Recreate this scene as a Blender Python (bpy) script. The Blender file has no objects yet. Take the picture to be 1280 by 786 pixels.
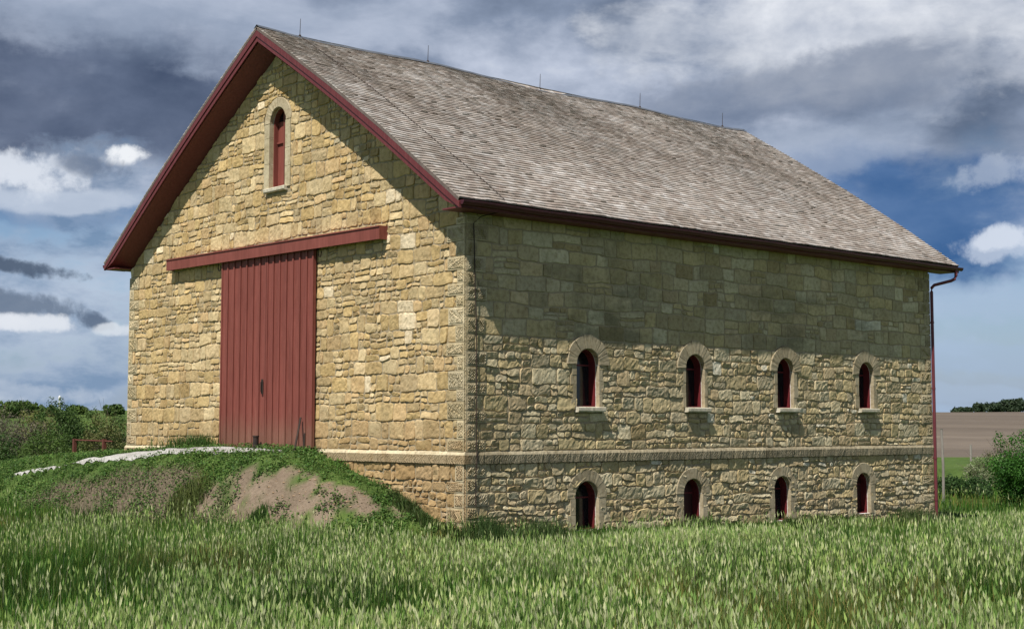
import bpy, bmesh, math, random
import numpy as np
from mathutils import Vector, noise as mnoise
from mathutils.geometry import delaunay_2d_cdt

random.seed(11)
RNG = np.random.default_rng(11)
scene = bpy.context.scene
COL = scene.collection

# ------------------------------------------------------------------ camera
CAM = Vector((25.247, -21.130, 1.915))
YAW, PITCH = 0.8414, 0.0779
cd = bpy.data.cameras.new("camera")
cam = bpy.data.objects.new("camera", cd)
COL.objects.link(cam)
cam.location = CAM
cam.rotation_euler = (math.pi / 2 + PITCH, 0, YAW)
cd.sensor_width = 36
cd.lens = 36 * 1796.8 / 1280
cd.clip_start = 0.1
cd.clip_end = 9000
scene.camera = cam

# ------------------------------------------------------------------ sun, sky, exposure
SUN = Vector((0.187, -0.491, 0.851)).normalized()
sd = bpy.data.lights.new("sun", 'SUN')
sd.energy = 5.0
sd.angle = math.radians(0.55)
sd.color = (1.0, 0.955, 0.88)
so = bpy.data.objects.new("sun", sd)
COL.objects.link(so)
so.rotation_euler = SUN.to_track_quat('Z', 'Y').to_euler()

scene.view_settings.view_transform = 'Standard'
scene.view_settings.look = 'None'
scene.view_settings.exposure = 0.2
scene.view_settings.gamma = 1.0
scene.view_settings.use_curve_mapping = False

world = bpy.data.worlds.new("World")
scene.world = world
world.use_nodes = True
wn, wl = world.node_tree.nodes, world.node_tree.links
wn.clear()


class NB:
    """small helper to write node maths"""
    def __init__(s, nodes, links):
        s.n, s.l = nodes, links

    def _in(s, sock, v):
        if v is None:
            return
        if hasattr(v, 'is_linked') or hasattr(v, 'links'):
            s.l.new(v, sock)
        else:
            sock.default_value = v

    def m(s, op, a, b=None, c=None, clamp=False):
        n = s.n.new('ShaderNodeMath'); n.operation = op; n.use_clamp = clamp
        s._in(n.inputs[0], a); s._in(n.inputs[1], b); s._in(n.inputs[2], c)
        return n.outputs[0]

    def noise(s, vec, scale, detail=6, rough=0.55, dist=0.0, out=0):
        n = s.n.new('ShaderNodeTexNoise')
        if vec is not None:
            s.l.new(vec, n.inputs['Vector'])
        n.inputs['Scale'].default_value = scale
        n.inputs['Detail'].default_value = detail
        n.inputs['Roughness'].default_value = rough
        n.inputs['Distortion'].default_value = dist
        return n.outputs[out]

    def ramp(s, fac, stops, interp='LINEAR'):
        n = s.n.new('ShaderNodeValToRGB')
        n.color_ramp.interpolation = interp
        e = n.color_ramp.elements
        while len(e) < len(stops):
            e.new(0.5)
        for el, (p, c) in zip(e, stops):
            el.position = p
            el.color = (c, c, c, 1) if isinstance(c, (int, float)) else (*c, 1)
        s.l.new(fac, n.inputs[0])
        return n.outputs[0]

    def mix(s, fac, a, b, mode='MIX'):
        n = s.n.new('ShaderNodeMix'); n.data_type = 'RGBA'; n.blend_type = mode
        s._in(n.inputs[0], fac)
        for k, v in ((6, a), (7, b)):
            if isinstance(v, tuple):
                n.inputs[k].default_value = (*v, 1)
            else:
                s.l.new(v, n.inputs[k])
        return n.outputs[2]

    def comb(s, x, y, z):
        n = s.n.new('ShaderNodeCombineXYZ')
        s._in(n.inputs[0], x); s._in(n.inputs[1], y); s._in(n.inputs[2], z)
        return n.outputs[0]

    def sep(s, v):
        n = s.n.new('ShaderNodeSeparateXYZ'); s.l.new(v, n.inputs[0])
        return n.outputs

    def smooth(s, x, a, b):
        n = s.n.new('ShaderNodeMapRange'); n.interpolation_type = 'SMOOTHSTEP'
        s._in(n.inputs[0], x)
        n.inputs[1].default_value = a; n.inputs[2].default_value = b
        return n.outputs[0]


w = NB(wn, wl)
sky = wn.new('ShaderNodeTexSky')
sky.sky_type = 'NISHITA'
sky.sun_disc = False
sky.sun_elevation = math.radians(58.3)
sky.sun_rotation = math.radians(159)
sky.air_density = 1.3
sky.dust_density = 0.6
sky.ozone_density = 2.5
tc = wn.new('ShaderNodeTexCoord')
D = tc.outputs['Generated']
dx, dy, dz = w.sep(D)
# azimuth (0 = +Y, positive to the left) and elevation of the sky direction, degrees
az = w.m('MULTIPLY', w.m('ARCTAN2', w.m('MULTIPLY', dx, -1.0), dy), 57.2958)
el = w.m('MULTIPLY', w.m('ARCSINE', dz), 57.2958)
hz = w.m('ADD', w.m('MAXIMUM', dz, 0.0), 0.16)
P = w.comb(w.m('DIVIDE', dx, hz), w.m('DIVIDE', dy, hz), 0.0)
rag = w.noise(D, 34.0, 9, 0.62, 0.15)
rag2 = w.noise(w.comb(w.m('MULTIPLY', dx, 1.0), w.m('MULTIPLY', dy, 1.0), w.m('MULTIPLY', dz, 2.2)), 13.0, 9, 0.6, 0.15)
warp = w.noise(D, 9.0, 6, 0.6)
warp2 = w.noise(D, 26.0, 5, 0.6)
wob = w.m('ADD', w.m('MULTIPLY', w.m('SUBTRACT', warp, 0.5), 9.0), w.m('MULTIPLY', w.m('SUBTRACT', warp2, 0.5), 5.0))
wob_b = w.m('MULTIPLY', w.m('SUBTRACT', w.noise(w.comb(dz, dx, dy), 11.0, 7, 0.62), 0.5), 9.0)


def px2ae(px, py):
    X, Y = (px - 640) / 1796.8, -(py - 393) / 1796.8
    f = Vector((-math.sin(YAW) * math.cos(PITCH), math.cos(YAW) * math.cos(PITCH), math.sin(PITCH)))
    r = Vector((math.cos(YAW), math.sin(YAW), 0))
    u = r.cross(f)
    d = (f + r * X + u * Y).normalized()
    return math.degrees(math.atan2(-d.x, d.y)), math.degrees(math.asin(d.z))


def blob(a, e, ra, re, soft=0.55, wobble=1.0, tilt=0.0):
    """an elliptical cloud region of the sky with a ragged edge: 1 inside, 0 outside"""
    A = w.m('ADD', w.m('SUBTRACT', az, a), w.m('MULTIPLY', wob, wobble * min(1.2, ra * .14)))
    E = w.m('ADD', w.m('SUBTRACT', el, e), w.m('MULTIPLY', wob_b, wobble * min(.7, re * .22)))
    E = w.m('ADD', E, w.m('MULTIPLY', A, tilt))
    q = w.m('ADD', w.m('POWER', w.m('DIVIDE', w.m('ABSOLUTE', A), ra), 2.0), w.m('POWER', w.m('DIVIDE', w.m('ABSOLUTE', E), re), 2.0))
    q = w.m('ADD', q, w.m('MULTIPLY', w.m('SUBTRACT', rag if ra < 2.5 else rag2, 0.5), 5.5 * wobble))
    return w.m('SUBTRACT', 1.0, w.smooth(q, 1 - soft, 1 + soft))


def pblob(px, py, rx, ry, **k):
    a, e = px2ae(px, py)
    return blob(a, e, rx / 31.4, ry / 31.4, **k)


# general cloud layers
cover = w.noise(P, 0.75, 8, 0.55, 0.4)
tone = w.noise(P, 0.55, 7, 0.55, 0.6)
wisp = w.noise(w.comb(w.m('MULTIPLY', dx, 2.2), w.m('MULTIPLY', dy, 2.2), w.m('MULTIPLY', dz, 5.0)), 3.4, 8, 0.56, 0.15)
fine = w.noise(w.comb(dx, dy, w.m('MULTIPLY', dz, 1.6)), 11.0, 9, 0.58, 0.1)
# thick deck overhead (elevation above ~ 9 degrees), open sky below it
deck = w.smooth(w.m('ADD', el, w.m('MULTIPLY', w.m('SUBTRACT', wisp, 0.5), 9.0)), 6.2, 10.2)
wispy = w.smooth(w.m('ADD', wisp, w.m('MULTIPLY', w.m('SUBTRACT', fine, 0.5), .35)), 0.44, 0.66)
S = 7.0    # cloud radiance unit before the 0.1 background strength
base = w.mix(w.m('MULTIPLY', wispy, 0.78), w.mix(0.55, sky.outputs[0], (1.0, 2.3, 4.9)), (3.9, 4.9, 6.3))
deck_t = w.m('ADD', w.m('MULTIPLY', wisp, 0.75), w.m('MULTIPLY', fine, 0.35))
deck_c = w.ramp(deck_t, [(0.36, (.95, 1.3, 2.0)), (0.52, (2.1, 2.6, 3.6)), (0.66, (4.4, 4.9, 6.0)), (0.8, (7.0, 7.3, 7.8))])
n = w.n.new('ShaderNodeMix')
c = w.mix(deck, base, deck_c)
# particular clouds, each at its own bearing and height in the sky
dark_l = pblob(90, 128, 300, 92, soft=.85, tilt=.02, wobble=.5)
c = w.mix(w.m('MULTIPLY', dark_l, .93), c, w.ramp(fine, [(.3, (.48, .70, 1.25)), (.75, (1.25, 1.6, 2.45))]))
lite_t = pblob(150, -10, 330, 62, soft=.95)
c = w.mix(w.m('MULTIPLY', lite_t, .7), c, w.ramp(wisp, [(.3, (2.6, 3.2, 4.3)), (.7, (4.6, 5.1, 6.2))]))
lite_r = pblob(1130, 40, 300, 70, soft=.95)
c = w.mix(w.m('MULTIPLY', lite_r, .78), c, w.ramp(fine, [(.3, (2.5, 3.0, 4.0)), (.62, (7.4, 7.6, 8.0))]))
mid_d = pblob(1010, 112, 190, 36, soft=.95, tilt=.12)
c = w.mix(w.m('MULTIPLY', mid_d, .7), c, (1.35, 1.75, 2.6))
blue_r = pblob(1140, 265, 165, 70, soft=.8, tilt=-.1, wobble=.55)
c = w.mix(w.m('MULTIPLY', blue_r, .96), c, w.ramp(wisp, [(.35, (.32, .98, 2.5)), (.75, (1.1, 2.0, 3.8))]))
lite_e = pblob(1010, 200, 120, 34, soft=.95, tilt=.25)
c = w.mix(w.m('MULTIPLY', lite_e, .55), c, (3.3, 3.9, 5.0))
for (px, py, rx, ry, k, col) in ((1250, 303, 62, 15, .75, (4.6, 5.3, 6.5)), (1240, 296, 36, 11, .7, (6.2, 6.7, 7.6)), (1215, 375, 120, 20, .5, (3.6, 4.5, 6.0)), (1235, 440, 110, 18, .4, (3.4, 4.4, 6.0)), (1190, 490, 90, 9, .45, (4.0, 4.9, 6.2))):
    puff_r = pblob(px, py, rx, ry, soft=.95, wobble=1.5, tilt=-.06)
    c = w.mix(w.m('MULTIPLY', puff_r, k), c, col)
blue_l = pblob(60, 262, 120, 17, soft=.9)
c = w.mix(w.m('MULTIPLY', blue_l, .7), c, (.95, 1.8, 3.4))
for (px, py, rx, ry, tl, col, k) in ((60, 385, 210, 80, .0, 'band', .8),
                                     (70, 225, 95, 40, .0, 'band', .7),
                                     (45, 212, 58, 24, .0, (6.6, 7.0, 7.7), .85), (60, 250, 80, 12, .02, (5.0, 5.6, 6.6), .7), (150, 197, 22, 11, .1, (7.8, 8.0, 8.3), .95),
                                     (108, 206, 34, 12, -.1, (1.2, 1.6, 2.4), .8),
                                     (40, 337, 62, 8, -.16, (.75, 1.05, 1.6), .95), (20, 378, 70, 12, -.05, (1.2, 1.6, 2.3), .85),
                                     (45, 402, 40, 10, .0, (6.8, 7.1, 7.6), .9), (118, 400, 20, 9, -.25, (.9, 1.25, 1.9), .9), (5, 402, 25, 9, .0, (6.8, 7.1, 7.6), .9),
                                     (148, 412, 22, 7, .0, (6.4, 6.8, 7.3), .8), (45, 490, 70, 9, -.03, (5.4, 5.8, 6.4), .8),
                                     (1255, 215, 60, 17, .1, (4.4, 5.0, 6.0), .5), (30, 470, 130, 20, .0, 'band', .4)):
    b = pblob(px, py, rx, ry, soft=.85, tilt=tl, wobble=1.35)
    if col == 'band':
        col = w.ramp(rag2, [(.36, (1.5, 2.3, 3.6)), (.5, (3.4, 4.1, 5.3)), (.66, (5.8, 6.3, 7.2))])
    c = w.mix(w.m('MULTIPLY', b, k), c, col)
# pale band of air over the horizon
low = w.m('SUBTRACT', 1.0, w.smooth(el, 0.0, 5.0))
c = w.mix(w.m('MULTIPLY', low, .35), c, (2.2, 3.3, 5.0))
high = w.smooth(el, 26.0, 40.0)      # unseen overhead sky, darkened on purpose to deepen the shade on the walls
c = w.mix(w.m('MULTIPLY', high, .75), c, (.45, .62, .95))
bg = wn.new('ShaderNodeBackground')
bg.inputs['Strength'].default_value = 0.1
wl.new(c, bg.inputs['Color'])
wo = wn.new('ShaderNodeOutputWorld')
wl.new(bg.outputs[0], wo.inputs['Surface'])


# ------------------------------------------------------------------ object helpers
def props(o, label=None, cat=None, group=None, kind=None):
    if label: o['label'] = label
    if cat: o['category'] = cat
    if group: o['group'] = group
    if kind: o['kind'] = kind
    return o


def empty(name, loc=(0, 0, 0)):
    o = bpy.data.objects.new(name, None)
    o.location = loc
    COL.objects.link(o)
    return o


class MB:
    """collects polygons (with colour and material index) into one mesh object"""
    def __init__(s):
        s.v, s.f, s.c, s.mi = [], [], [], []

    def add(s, verts, faces, col=(1, 1, 1), mi=0):
        b = len(s.v)
        s.v.extend(verts)
        for f in faces:
            s.f.append([b + i for i in f])
            s.c.append(col)
            s.mi.append(mi)

    def box(s, a, b, col=(1, 1, 1), mi=0, M=None):
        (x0, y0, z0), (x1, y1, z1) = a, b
        vs = [(x0, y0, z0), (x1, y0, z0), (x1, y1, z0), (x0, y1, z0), (x0, y0, z1), (x1, y0, z1), (x1, y1, z1), (x0, y1, z1)]
        if M: vs = [M(*q) for q in vs]
        s.add(vs, [(0, 3, 2, 1), (4, 5, 6, 7), (0, 1, 5, 4), (1, 2, 6, 5), (2, 3, 7, 6), (3, 0, 4, 7)], col, mi)

    def tube(s, pts, rad, n=8, col=(1, 1, 1), mi=0, cap=True):
        pts = [Vector(p) for p in pts]
        if not isinstance(rad, (list, tuple)): rad = [rad] * len(pts)
        vs, fs = [], []
        up = Vector((0, 0, 1))
        for i, p in enumerate(pts):
            d = (pts[min(i + 1, len(pts) - 1)] - pts[max(i - 1, 0)]).normalized()
            a = d.cross(up if abs(d.z) < .95 else Vector((1, 0, 0))).normalized()
            b = d.cross(a).normalized()
            for k in range(n):
                t = 2 * math.pi * k / n
                vs.append(tuple(p + (a * math.cos(t) + b * math.sin(t)) * rad[i]))
        for i in range(len(pts) - 1):
            for k in range(n):
                fs.append((i * n + k, i * n + (k + 1) % n, (i + 1) * n + (k + 1) % n, (i + 1) * n + k))
        if cap:
            fs.append(tuple(range(n - 1, -1, -1)))
            fs.append(tuple((len(pts) - 1) * n + k for k in range(n)))
        s.add(vs, fs, col, mi)

    def build(s, name, mats, parent=None, smooth=False, fix=True):
        me = bpy.data.meshes.new(name)
        me.from_pydata([tuple(v) for v in s.v], [], s.f)
        if not isinstance(mats, (list, tuple)): mats = [mats]
        for m in mats: me.materials.append(m)
        me.polygons.foreach_set('material_index', s.mi)
        at = me.color_attributes.new('Col', 'FLOAT_COLOR', 'CORNER')
        arr = np.ones((len(me.loops), 4), dtype=np.float32)
        tot = np.array([len(f) for f in s.f])
        arr[:, :3] = np.repeat(np.array(s.c, dtype=np.float32).reshape(-1, 3), tot, axis=0)
        at.data.foreach_set('color', arr.ravel())
        if fix:
            bm = bmesh.new(); bm.from_mesh(me)
            bmesh.ops.recalc_face_normals(bm, faces=bm.faces)
            bm.to_mesh(me); bm.free()
        me.polygons.foreach_set('use_smooth', [smooth] * len(me.polygons))
        me.update()
        o = bpy.data.objects.new(name, me)
        COL.objects.link(o)
        if parent: o.parent = parent
        return o


def quads_mesh(name, V, C, mats, parent=None, MI=None):
    """V (n,4,3) quads with one colour each, straight from numpy"""
    n = len(V)
    me = bpy.data.meshes.new(name)
    me.vertices.add(n * 4); me.loops.add(n * 4); me.polygons.add(n)
    me.vertices.foreach_set('co', np.ascontiguousarray(V, dtype=np.float32).ravel())
    me.loops.foreach_set('vertex_index', np.arange(n * 4, dtype=np.int32))
    me.polygons.foreach_set('loop_start', np.arange(0, n * 4, 4, dtype=np.int32))
    for m in (mats if isinstance(mats, (list, tuple)) else [mats]): me.materials.append(m)
    if MI is not None: me.polygons.foreach_set('material_index', MI.astype(np.int32))
    me.update(calc_edges=True)
    at = me.color_attributes.new('Col', 'FLOAT_COLOR', 'CORNER')
    a = np.ones((n, 4, 4), dtype=np.float32)
    a[:, :, :3] = C[:, None, :]
    at.data.foreach_set('color', a.ravel())
    o = bpy.data.objects.new(name, me)
    COL.objects.link(o)
    if parent: o.parent = parent
    return o


# ------------------------------------------------------------------ materials
def mat(name):
    m = bpy.data.materials.new(name)
    m.use_nodes = True
    nt = m.node_tree
    b = nt.nodes['Principled BSDF']
    return m, NB(nt.nodes, nt.links), b


def attr(nb, name='Col'):
    a = nb.n.new('ShaderNodeAttribute'); a.attribute_name = name
    return a.outputs['Color']


def geopos(nb):
    return nb.n.new('ShaderNodeNewGeometry').outputs['Position']


def bump(nb, b, h, strength=.5, dist=.02):
    n = nb.n.new('ShaderNodeBump')
    n.inputs['Strength'].default_value = strength
    n.inputs['Distance'].default_value = dist
    nb.l.new(h, n.inputs['Height'])
    nb.l.new(n.outputs[0], b.inputs['Normal'])
    return n


def stone_mat(name, rough_bump=.9, tool=None, tint=(1, 1, 1), dirt=True):
    m, nb, b = mat(name)
    pos = geopos(nb)
    base = nb.mix(1.0, attr(nb), tint, 'MULTIPLY')
    n1 = nb.noise(pos, 1.1, 5, .6)
    n2 = nb.noise(pos, 9.0, 8, .65)
    n3 = nb.noise(pos, 42.0, 6, .7)
    base = nb.mix(.75, base, nb.ramp(n1, [(.3, (.80, .76, .68)), (.55, (1, 1, 1)), (.75, (1.12, 1.1, 1.05))]), 'MULTIPLY')
    base = nb.mix(.85, base, nb.ramp(n2, [(.3, (.66, .60, .50)), (.5, (1, .99, .97)), (.72, (1.2, 1.19, 1.15))]), 'MULTIPLY')
    # pits and ochre stains
    base = nb.mix(nb.smooth(n3, .60, .72), base, (.10, .075, .04))
    if dirt:
        x, y, z = nb.sep(pos)
        st = nb.noise(nb.comb(nb.m('MULTIPLY', x, .9), nb.m('MULTIPLY', y, .9), nb.m('MULTIPLY', z, .35)), 1.0, 6, .65)
        base = nb.mix(nb.m('MULTIPLY', nb.smooth(st, .54, .70), .42), base, (.13, .115, .07))
        # earth splashed on the gable above the ramp, soot-dark lichen high on the long wall
        mud = nb.m('MULTIPLY', nb.m('SUBTRACT', 1.0, nb.smooth(nb.m('ADD', z, nb.m('MULTIPLY', n1, 1.6)), 1.9, 3.3)), nb.m('SUBTRACT', 1.0, nb.smooth(y, .02, .2)))
        base = nb.mix(nb.m('MULTIPLY', mud, .55), base, (.34, .215, .105))
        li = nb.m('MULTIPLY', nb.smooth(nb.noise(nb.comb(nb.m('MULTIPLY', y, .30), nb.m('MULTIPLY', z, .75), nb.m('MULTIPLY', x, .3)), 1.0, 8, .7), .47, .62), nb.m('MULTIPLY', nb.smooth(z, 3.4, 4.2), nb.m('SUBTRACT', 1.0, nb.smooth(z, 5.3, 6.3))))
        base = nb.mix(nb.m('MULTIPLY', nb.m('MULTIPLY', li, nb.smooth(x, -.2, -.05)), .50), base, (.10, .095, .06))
    b.inputs['Roughness'].default_value = .92
    b.inputs['Specular IOR Level'].default_value = .15
    h = nb.m('ADD', nb.m('MULTIPLY', n2, .7), nb.m('MULTIPLY', n3, .35))
    if tool:
        x, y, z = nb.sep(pos)
        # short chisel strokes that change direction block by block
        hs = nb.m('ADD', x, y)
        cell = nb.m('FLOOR', nb.m('MULTIPLY', z, tool))
        sgn = nb.m('SUBTRACT', nb.m('MULTIPLY', nb.m('MODULO', nb.m('ABSOLUTE', cell), 2.0), 2.0), 1.0)
        wv = nb.m('SINE', nb.m('MULTIPLY', nb.m('ADD', nb.m('ADD', hs, nb.m('MULTIPLY', nb.noise(pos, 3.5, 5, .6), .35)), nb.m('MULTIPLY', nb.m('MULTIPLY', z, sgn), .8)), 78.0))
        wv = nb.m('MULTIPLY', wv, nb.smooth(nb.noise(pos, 6.0, 3, .6), .36, .5))
        h = nb.m('ADD', h, nb.m('MULTIPLY', wv, .20))
        base = nb.mix(nb.m('MULTIPLY', nb.smooth(wv, .1, .9), .10), base, (.12, .10, .06))
    nb.l.new(base, b.inputs['Base Color'])
    bump(nb, b, h, rough_bump, .03)
    return m


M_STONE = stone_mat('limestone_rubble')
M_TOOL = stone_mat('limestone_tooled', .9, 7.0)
M_DRESS = stone_mat('limestone_dressed', .4, dirt=False)

m, nb, b = mat('lime_mortar')
pos = geopos(nb)
nn = nb.noise(pos, 12, 6, .7)
nb.l.new(nb.ramp(nn, [(.3, (.26, .205, .13)), (.7, (.44, .365, .24))]), b.inputs['Base Color'])
b.inputs['Roughness'].default_value = .95
bump(nb, b, nn, .8, .02)
M_MORTAR = m


def paint_mat(name, c0, c1, rough=.55, scale=5.0, streak=True, spec=.35, splash=None):
    m, nb, b = mat(name)
    pos = geopos(nb)
    x, y, z = nb.sep(pos)
    v = nb.comb(nb.m('MULTIPLY', x, 7.0), nb.m('MULTIPLY', y, 7.0), nb.m('MULTIPLY', z, .8)) if streak else pos
    n1 = nb.noise(v, scale * .5, 7, .65)
    n2 = nb.noise(pos, 60, 5, .7)
    c = nb.ramp(n1, [(.3, c0), (.7, c1)])
    c = nb.mix(nb.m('MULTIPLY', nb.smooth(n2, .60, .75), .35), c, tuple(q * .55 for q in c0))
    if splash:
        sp = nb.m('SUBTRACT', 1.0, nb.smooth(nb.m('ADD', z, nb.m('MULTIPLY', n1, -1.2)), splash - .5, splash + .5))
        c = nb.mix(nb.m('MULTIPLY', sp, .5), c, (.20, .13, .085))
        c = nb.mix(.7, c, nb.ramp(nb.noise(nb.comb(nb.m('MULTIPLY', x, 3.0), 0.0, nb.m('MULTIPLY', z, .25)), 1.0, 5, .6), [(.3, (.74, .70, .68)), (.7, (1.16, 1.2, 1.22))]), 'MULTIPLY')
    nb.l.new(c, b.inputs['Base Color'])
    b.inputs['Roughness'].default_value = rough
    b.inputs['Specular IOR Level'].default_value = spec
    bump(nb, b, nb.m('ADD', n1, nb.m('MULTIPLY', n2, .4)), .25, .01)
    return m


M_DOOR = paint_mat('barn_red_paint', (.190, .050, .038), (.262, .076, .058), .65, splash=1.35)
M_TRIM = paint_mat('trim_red_paint', (.110, .022, .024), (.175, .042, .044), .5)
M_FRAME = paint_mat('window_red_paint', (.105, .014, .017), (.175, .026, .030), .5)
M_BOARD = paint_mat('dark_board_paint', (.030, .010, .010), (.070, .018, .016), .6)
M_GUTTER = paint_mat('gutter_maroon', (.060, .012, .018), (.095, .022, .030), .4, streak=False)
M_PIPE = paint_mat('downspout_maroon', (.120, .026, .034), (.180, .045, .055), .4)
M_IRON = paint_mat('rusty_iron', (.020, .015, .013), (.060, .035, .026), .8, streak=False)
M_RAIL = paint_mat('rail_red_paint', (.10, .030, .022), (.16, .055, .040), .85)
M_POLE = paint_mat('grey_weathered_wood', (.20, .18, .16), (.34, .31, .28), .9)
M_WHITE = paint_mat('white_enamel', (.70, .70, .70), (.80, .80, .80), .5, streak=False)

m, nb, b = mat('window_glass')
gn = nb.noise(geopos(nb), 3.0, 3, .5)
nb.l.new(nb.ramp(gn, [(.3, (.006, .006, .008)), (.7, (.016, .015, .018))]), b.inputs['Base Color'])
b.inputs['Roughness'].default_value = .12
bump(nb, b, gn, .12, .02)
M_GLASS = m

m, nb, b = mat('cedar_shingle')
pos = geopos(nb)
x, y, z = nb.sep(pos)
g1 = nb.noise(nb.comb(nb.m('MULTIPLY', x, 4.0), nb.m('MULTIPLY', y, 60.0), nb.m('MULTIPLY', z, 4.0)), 1.0, 5, .6)
g2 = nb.noise(pos, .35, 6, .65)
g3 = nb.noise(pos, 2.2, 6, .65)
c = nb.mix(.8, attr(nb), nb.ramp(g1, [(.3, (.72, .70, .68)), (.7, (1.18, 1.17, 1.16))]), 'MULTIPLY')
c = nb.mix(.9, c, nb.ramp(g2, [(.35, (.84, .80, .77)), (.65, (1.12, 1.12, 1.13))]), 'MULTIPLY')
c = nb.mix(.7, c, nb.ramp(g3, [(.3, (.82, .78, .74)), (.7, (1.15, 1.15, 1.15))]), 'MULTIPLY')
nb.l.new(c, b.inputs['Base Color'])
b.inputs['Roughness'].default_value = .85
b.inputs['Specular IOR Level'].default_value = .2
bump(nb, b, g1, .5, .01)
M_SHING = m


def leaf_mat(name, trans=.3, rough=.6, vary=.35):
    m, nb, b = mat(name)
    pos = geopos(nb)
    n1 = nb.noise(pos, .55, 5, .6)
    c = nb.mix(vary * 2, attr(nb), nb.ramp(n1, [(.32, (.66, .72, .62)), (.5, (1, 1, 1)), (.7, (1.3, 1.22, 1.05))]), 'MULTIPLY')
    nb.l.new(c, b.inputs['Base Color'])
    b.inputs['Roughness'].default_value = rough
    b.inputs['Specular IOR Level'].default_value = .25
    t = nb.n.new('ShaderNodeBsdfTranslucent')
    nb.l.new(c, t.inputs['Color'])
    mx = nb.n.new('ShaderNodeMixShader')
    mx.inputs[0].default_value = trans
    nb.l.new(b.outputs[0], mx.inputs[1]); nb.l.new(t.outputs[0], mx.inputs[2])
    out = [q for q in nb.n if q.type == 'OUTPUT_MATERIAL'][0]
    nb.l.new(mx.outputs[0], out.inputs['Surface'])
    return m


M_LEAF = leaf_mat('leaves', .3)
M_GRASS = leaf_mat('grass_blades', .35, .55, .4)
M_BARK = paint_mat('bark', (.07, .055, .04), (.16, .13, .10), .95)


# ------------------------------------------------------------------ terrain
def sms(a, b, x):
    t = np.clip((x - a) / (b - a), 0, 1)
    return t * t * (3 - 2 * t)


def vnoise(x, y, s, seed=0.0):
    """smooth value noise, numpy"""
    x = x * s + seed * 17.3; y = y * s - seed * 9.1
    xi, yi = np.floor(x), np.floor(y)
    xf, yf = x - xi, y - yi
    u, v = xf * xf * (3 - 2 * xf), yf * yf * (3 - 2 * yf)
    def hsh(a, b):
        q = np.sin(a * 127.1 + b * 311.7 + 3.7) * 43758.5453
        return q - np.floor(q)
    return (hsh(xi, yi) * (1 - u) + hsh(xi + 1, yi) * u) * (1 - v) + (hsh(xi, yi + 1) * (1 - u) + hsh(xi + 1, yi + 1) * u) * v


def fbm(x, y, s, seed=0.0, o=4):
    r, a, t = 0, .5, 0
    for i in range(o):
        r = r + a * vnoise(x, y, s * 2 ** i, seed + i); t += a; a *= .5
    return r / t


def ground_h(x, y):
    x = np.asarray(x, float); y = np.asarray(y, float)
    r = np.hypot(x - 25.25, y + 21.13)
    b1 = -1.18 + 0.22 * np.exp(-(np.maximum(0, -y - 3) / 7) ** 2) * (1 - sms(-2, 8, x))
    b2 = -1.18 + 0.28 * (1 - sms(0, 9, y)) * (1 - sms(0, 7, x))
    base = np.where(y > -3, b2, b1)
    far = sms(140, 450, r) * (7.6 + 3.0 * (fbm(x, y, .004, 3) - .5))
    base = base + far + 1.3 * (1 - sms(2, 9, r))
    zc = np.interp(x, [-90, -60, -40, -27, -17, -9, -5.8, -3, -0.9, 1.2], [-1.0, -.75, -.4, .15, .90, 1.33, 1.25, .45, -.35, -.95])
    yc = np.interp(x, [-40, -27, -17, -9, 0], [-.5, -2.0, -2.6, -1.8, -.4])
    wid = np.interp(x, [-40, -17, -9, 0], [5, 4.2, 3.6, 2.0])
    mm = np.where(y < yc, 1 - sms(0, 1, (yc - y) / wid), np.where(y > 3, 1 - sms(3, 26, y) * np.where(x > -16.5, 1.0, .6), 1.0))
    h = np.where(zc > base, base + (zc - base) * mm, base)
    front = sms(-.3, -1.8, y) if False else np.clip((-y - .2) / 1.5, 0, 1)
    near = (r < 120)
    h = h + near * (.10 * (fbm(x, y, .8, 5) - .5) + .07 * (fbm(x, y, 3.0, 9, 3) - .5)) * np.maximum(front, (x > .3) * .6)
    return h


def ell(x, y, cx, cy, ax, ay, dxx, dyy):
    l = math.hypot(dxx, dyy); ux, uy = dxx / l, dyy / l
    a = ((x - cx) * ux + (y - cy) * uy) / ax
    b_ = (-(x - cx) * uy + (y - cy) * ux) / ay
    return a * a + b_ * b_


def bare(x, y):
    """1 where the bank is bare pale soil"""
    q = ell(x, y, -3.9, -1.95, 2.5, .78, 4, 1.9) + 2.2 * (fbm(x, y, 1.5, 2) - .5) + 2.4 * (fbm(x, y, 4.2, 4) - .5)
    return 1 - sms(.72, 1.0, q)


def dead(x, y):
    """1 where the bank carries dry brown grass"""
    q = ell(x, y, -9.2, -3.75, 4.2, 1.0, 7, .9) + 1.2 * (fbm(x, y, 1.3, 6) - .5)
    return 1 - sms(.7, 1.2, q)


PATH = [(-7.0, -1.0, .55), (-8.4, -1.2, .85), (-10.5, -2.0, .55), (-12.3, -2.7, .24), (-14.0, -3.15, .10), (-16.0, -3.85, .06)]


def path_q(x, y):
    """distance to the path's centreline over its half-width"""
    best = np.full(np.shape(x), 1e9)
    for (a, b_, wa), (c_, d_, wb) in zip(PATH, PATH[1:]):
        vx, vy = c_ - a, d_ - b_
        t = np.clip(((x - a) * vx + (y - b_) * vy) / (vx * vx + vy * vy), 0, 1)
        q = np.hypot(x - a - t * vx, y - b_ - t * vy) / (wa + (wb - wa) * t)
        best = np.minimum(best, q)
    return best


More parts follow.
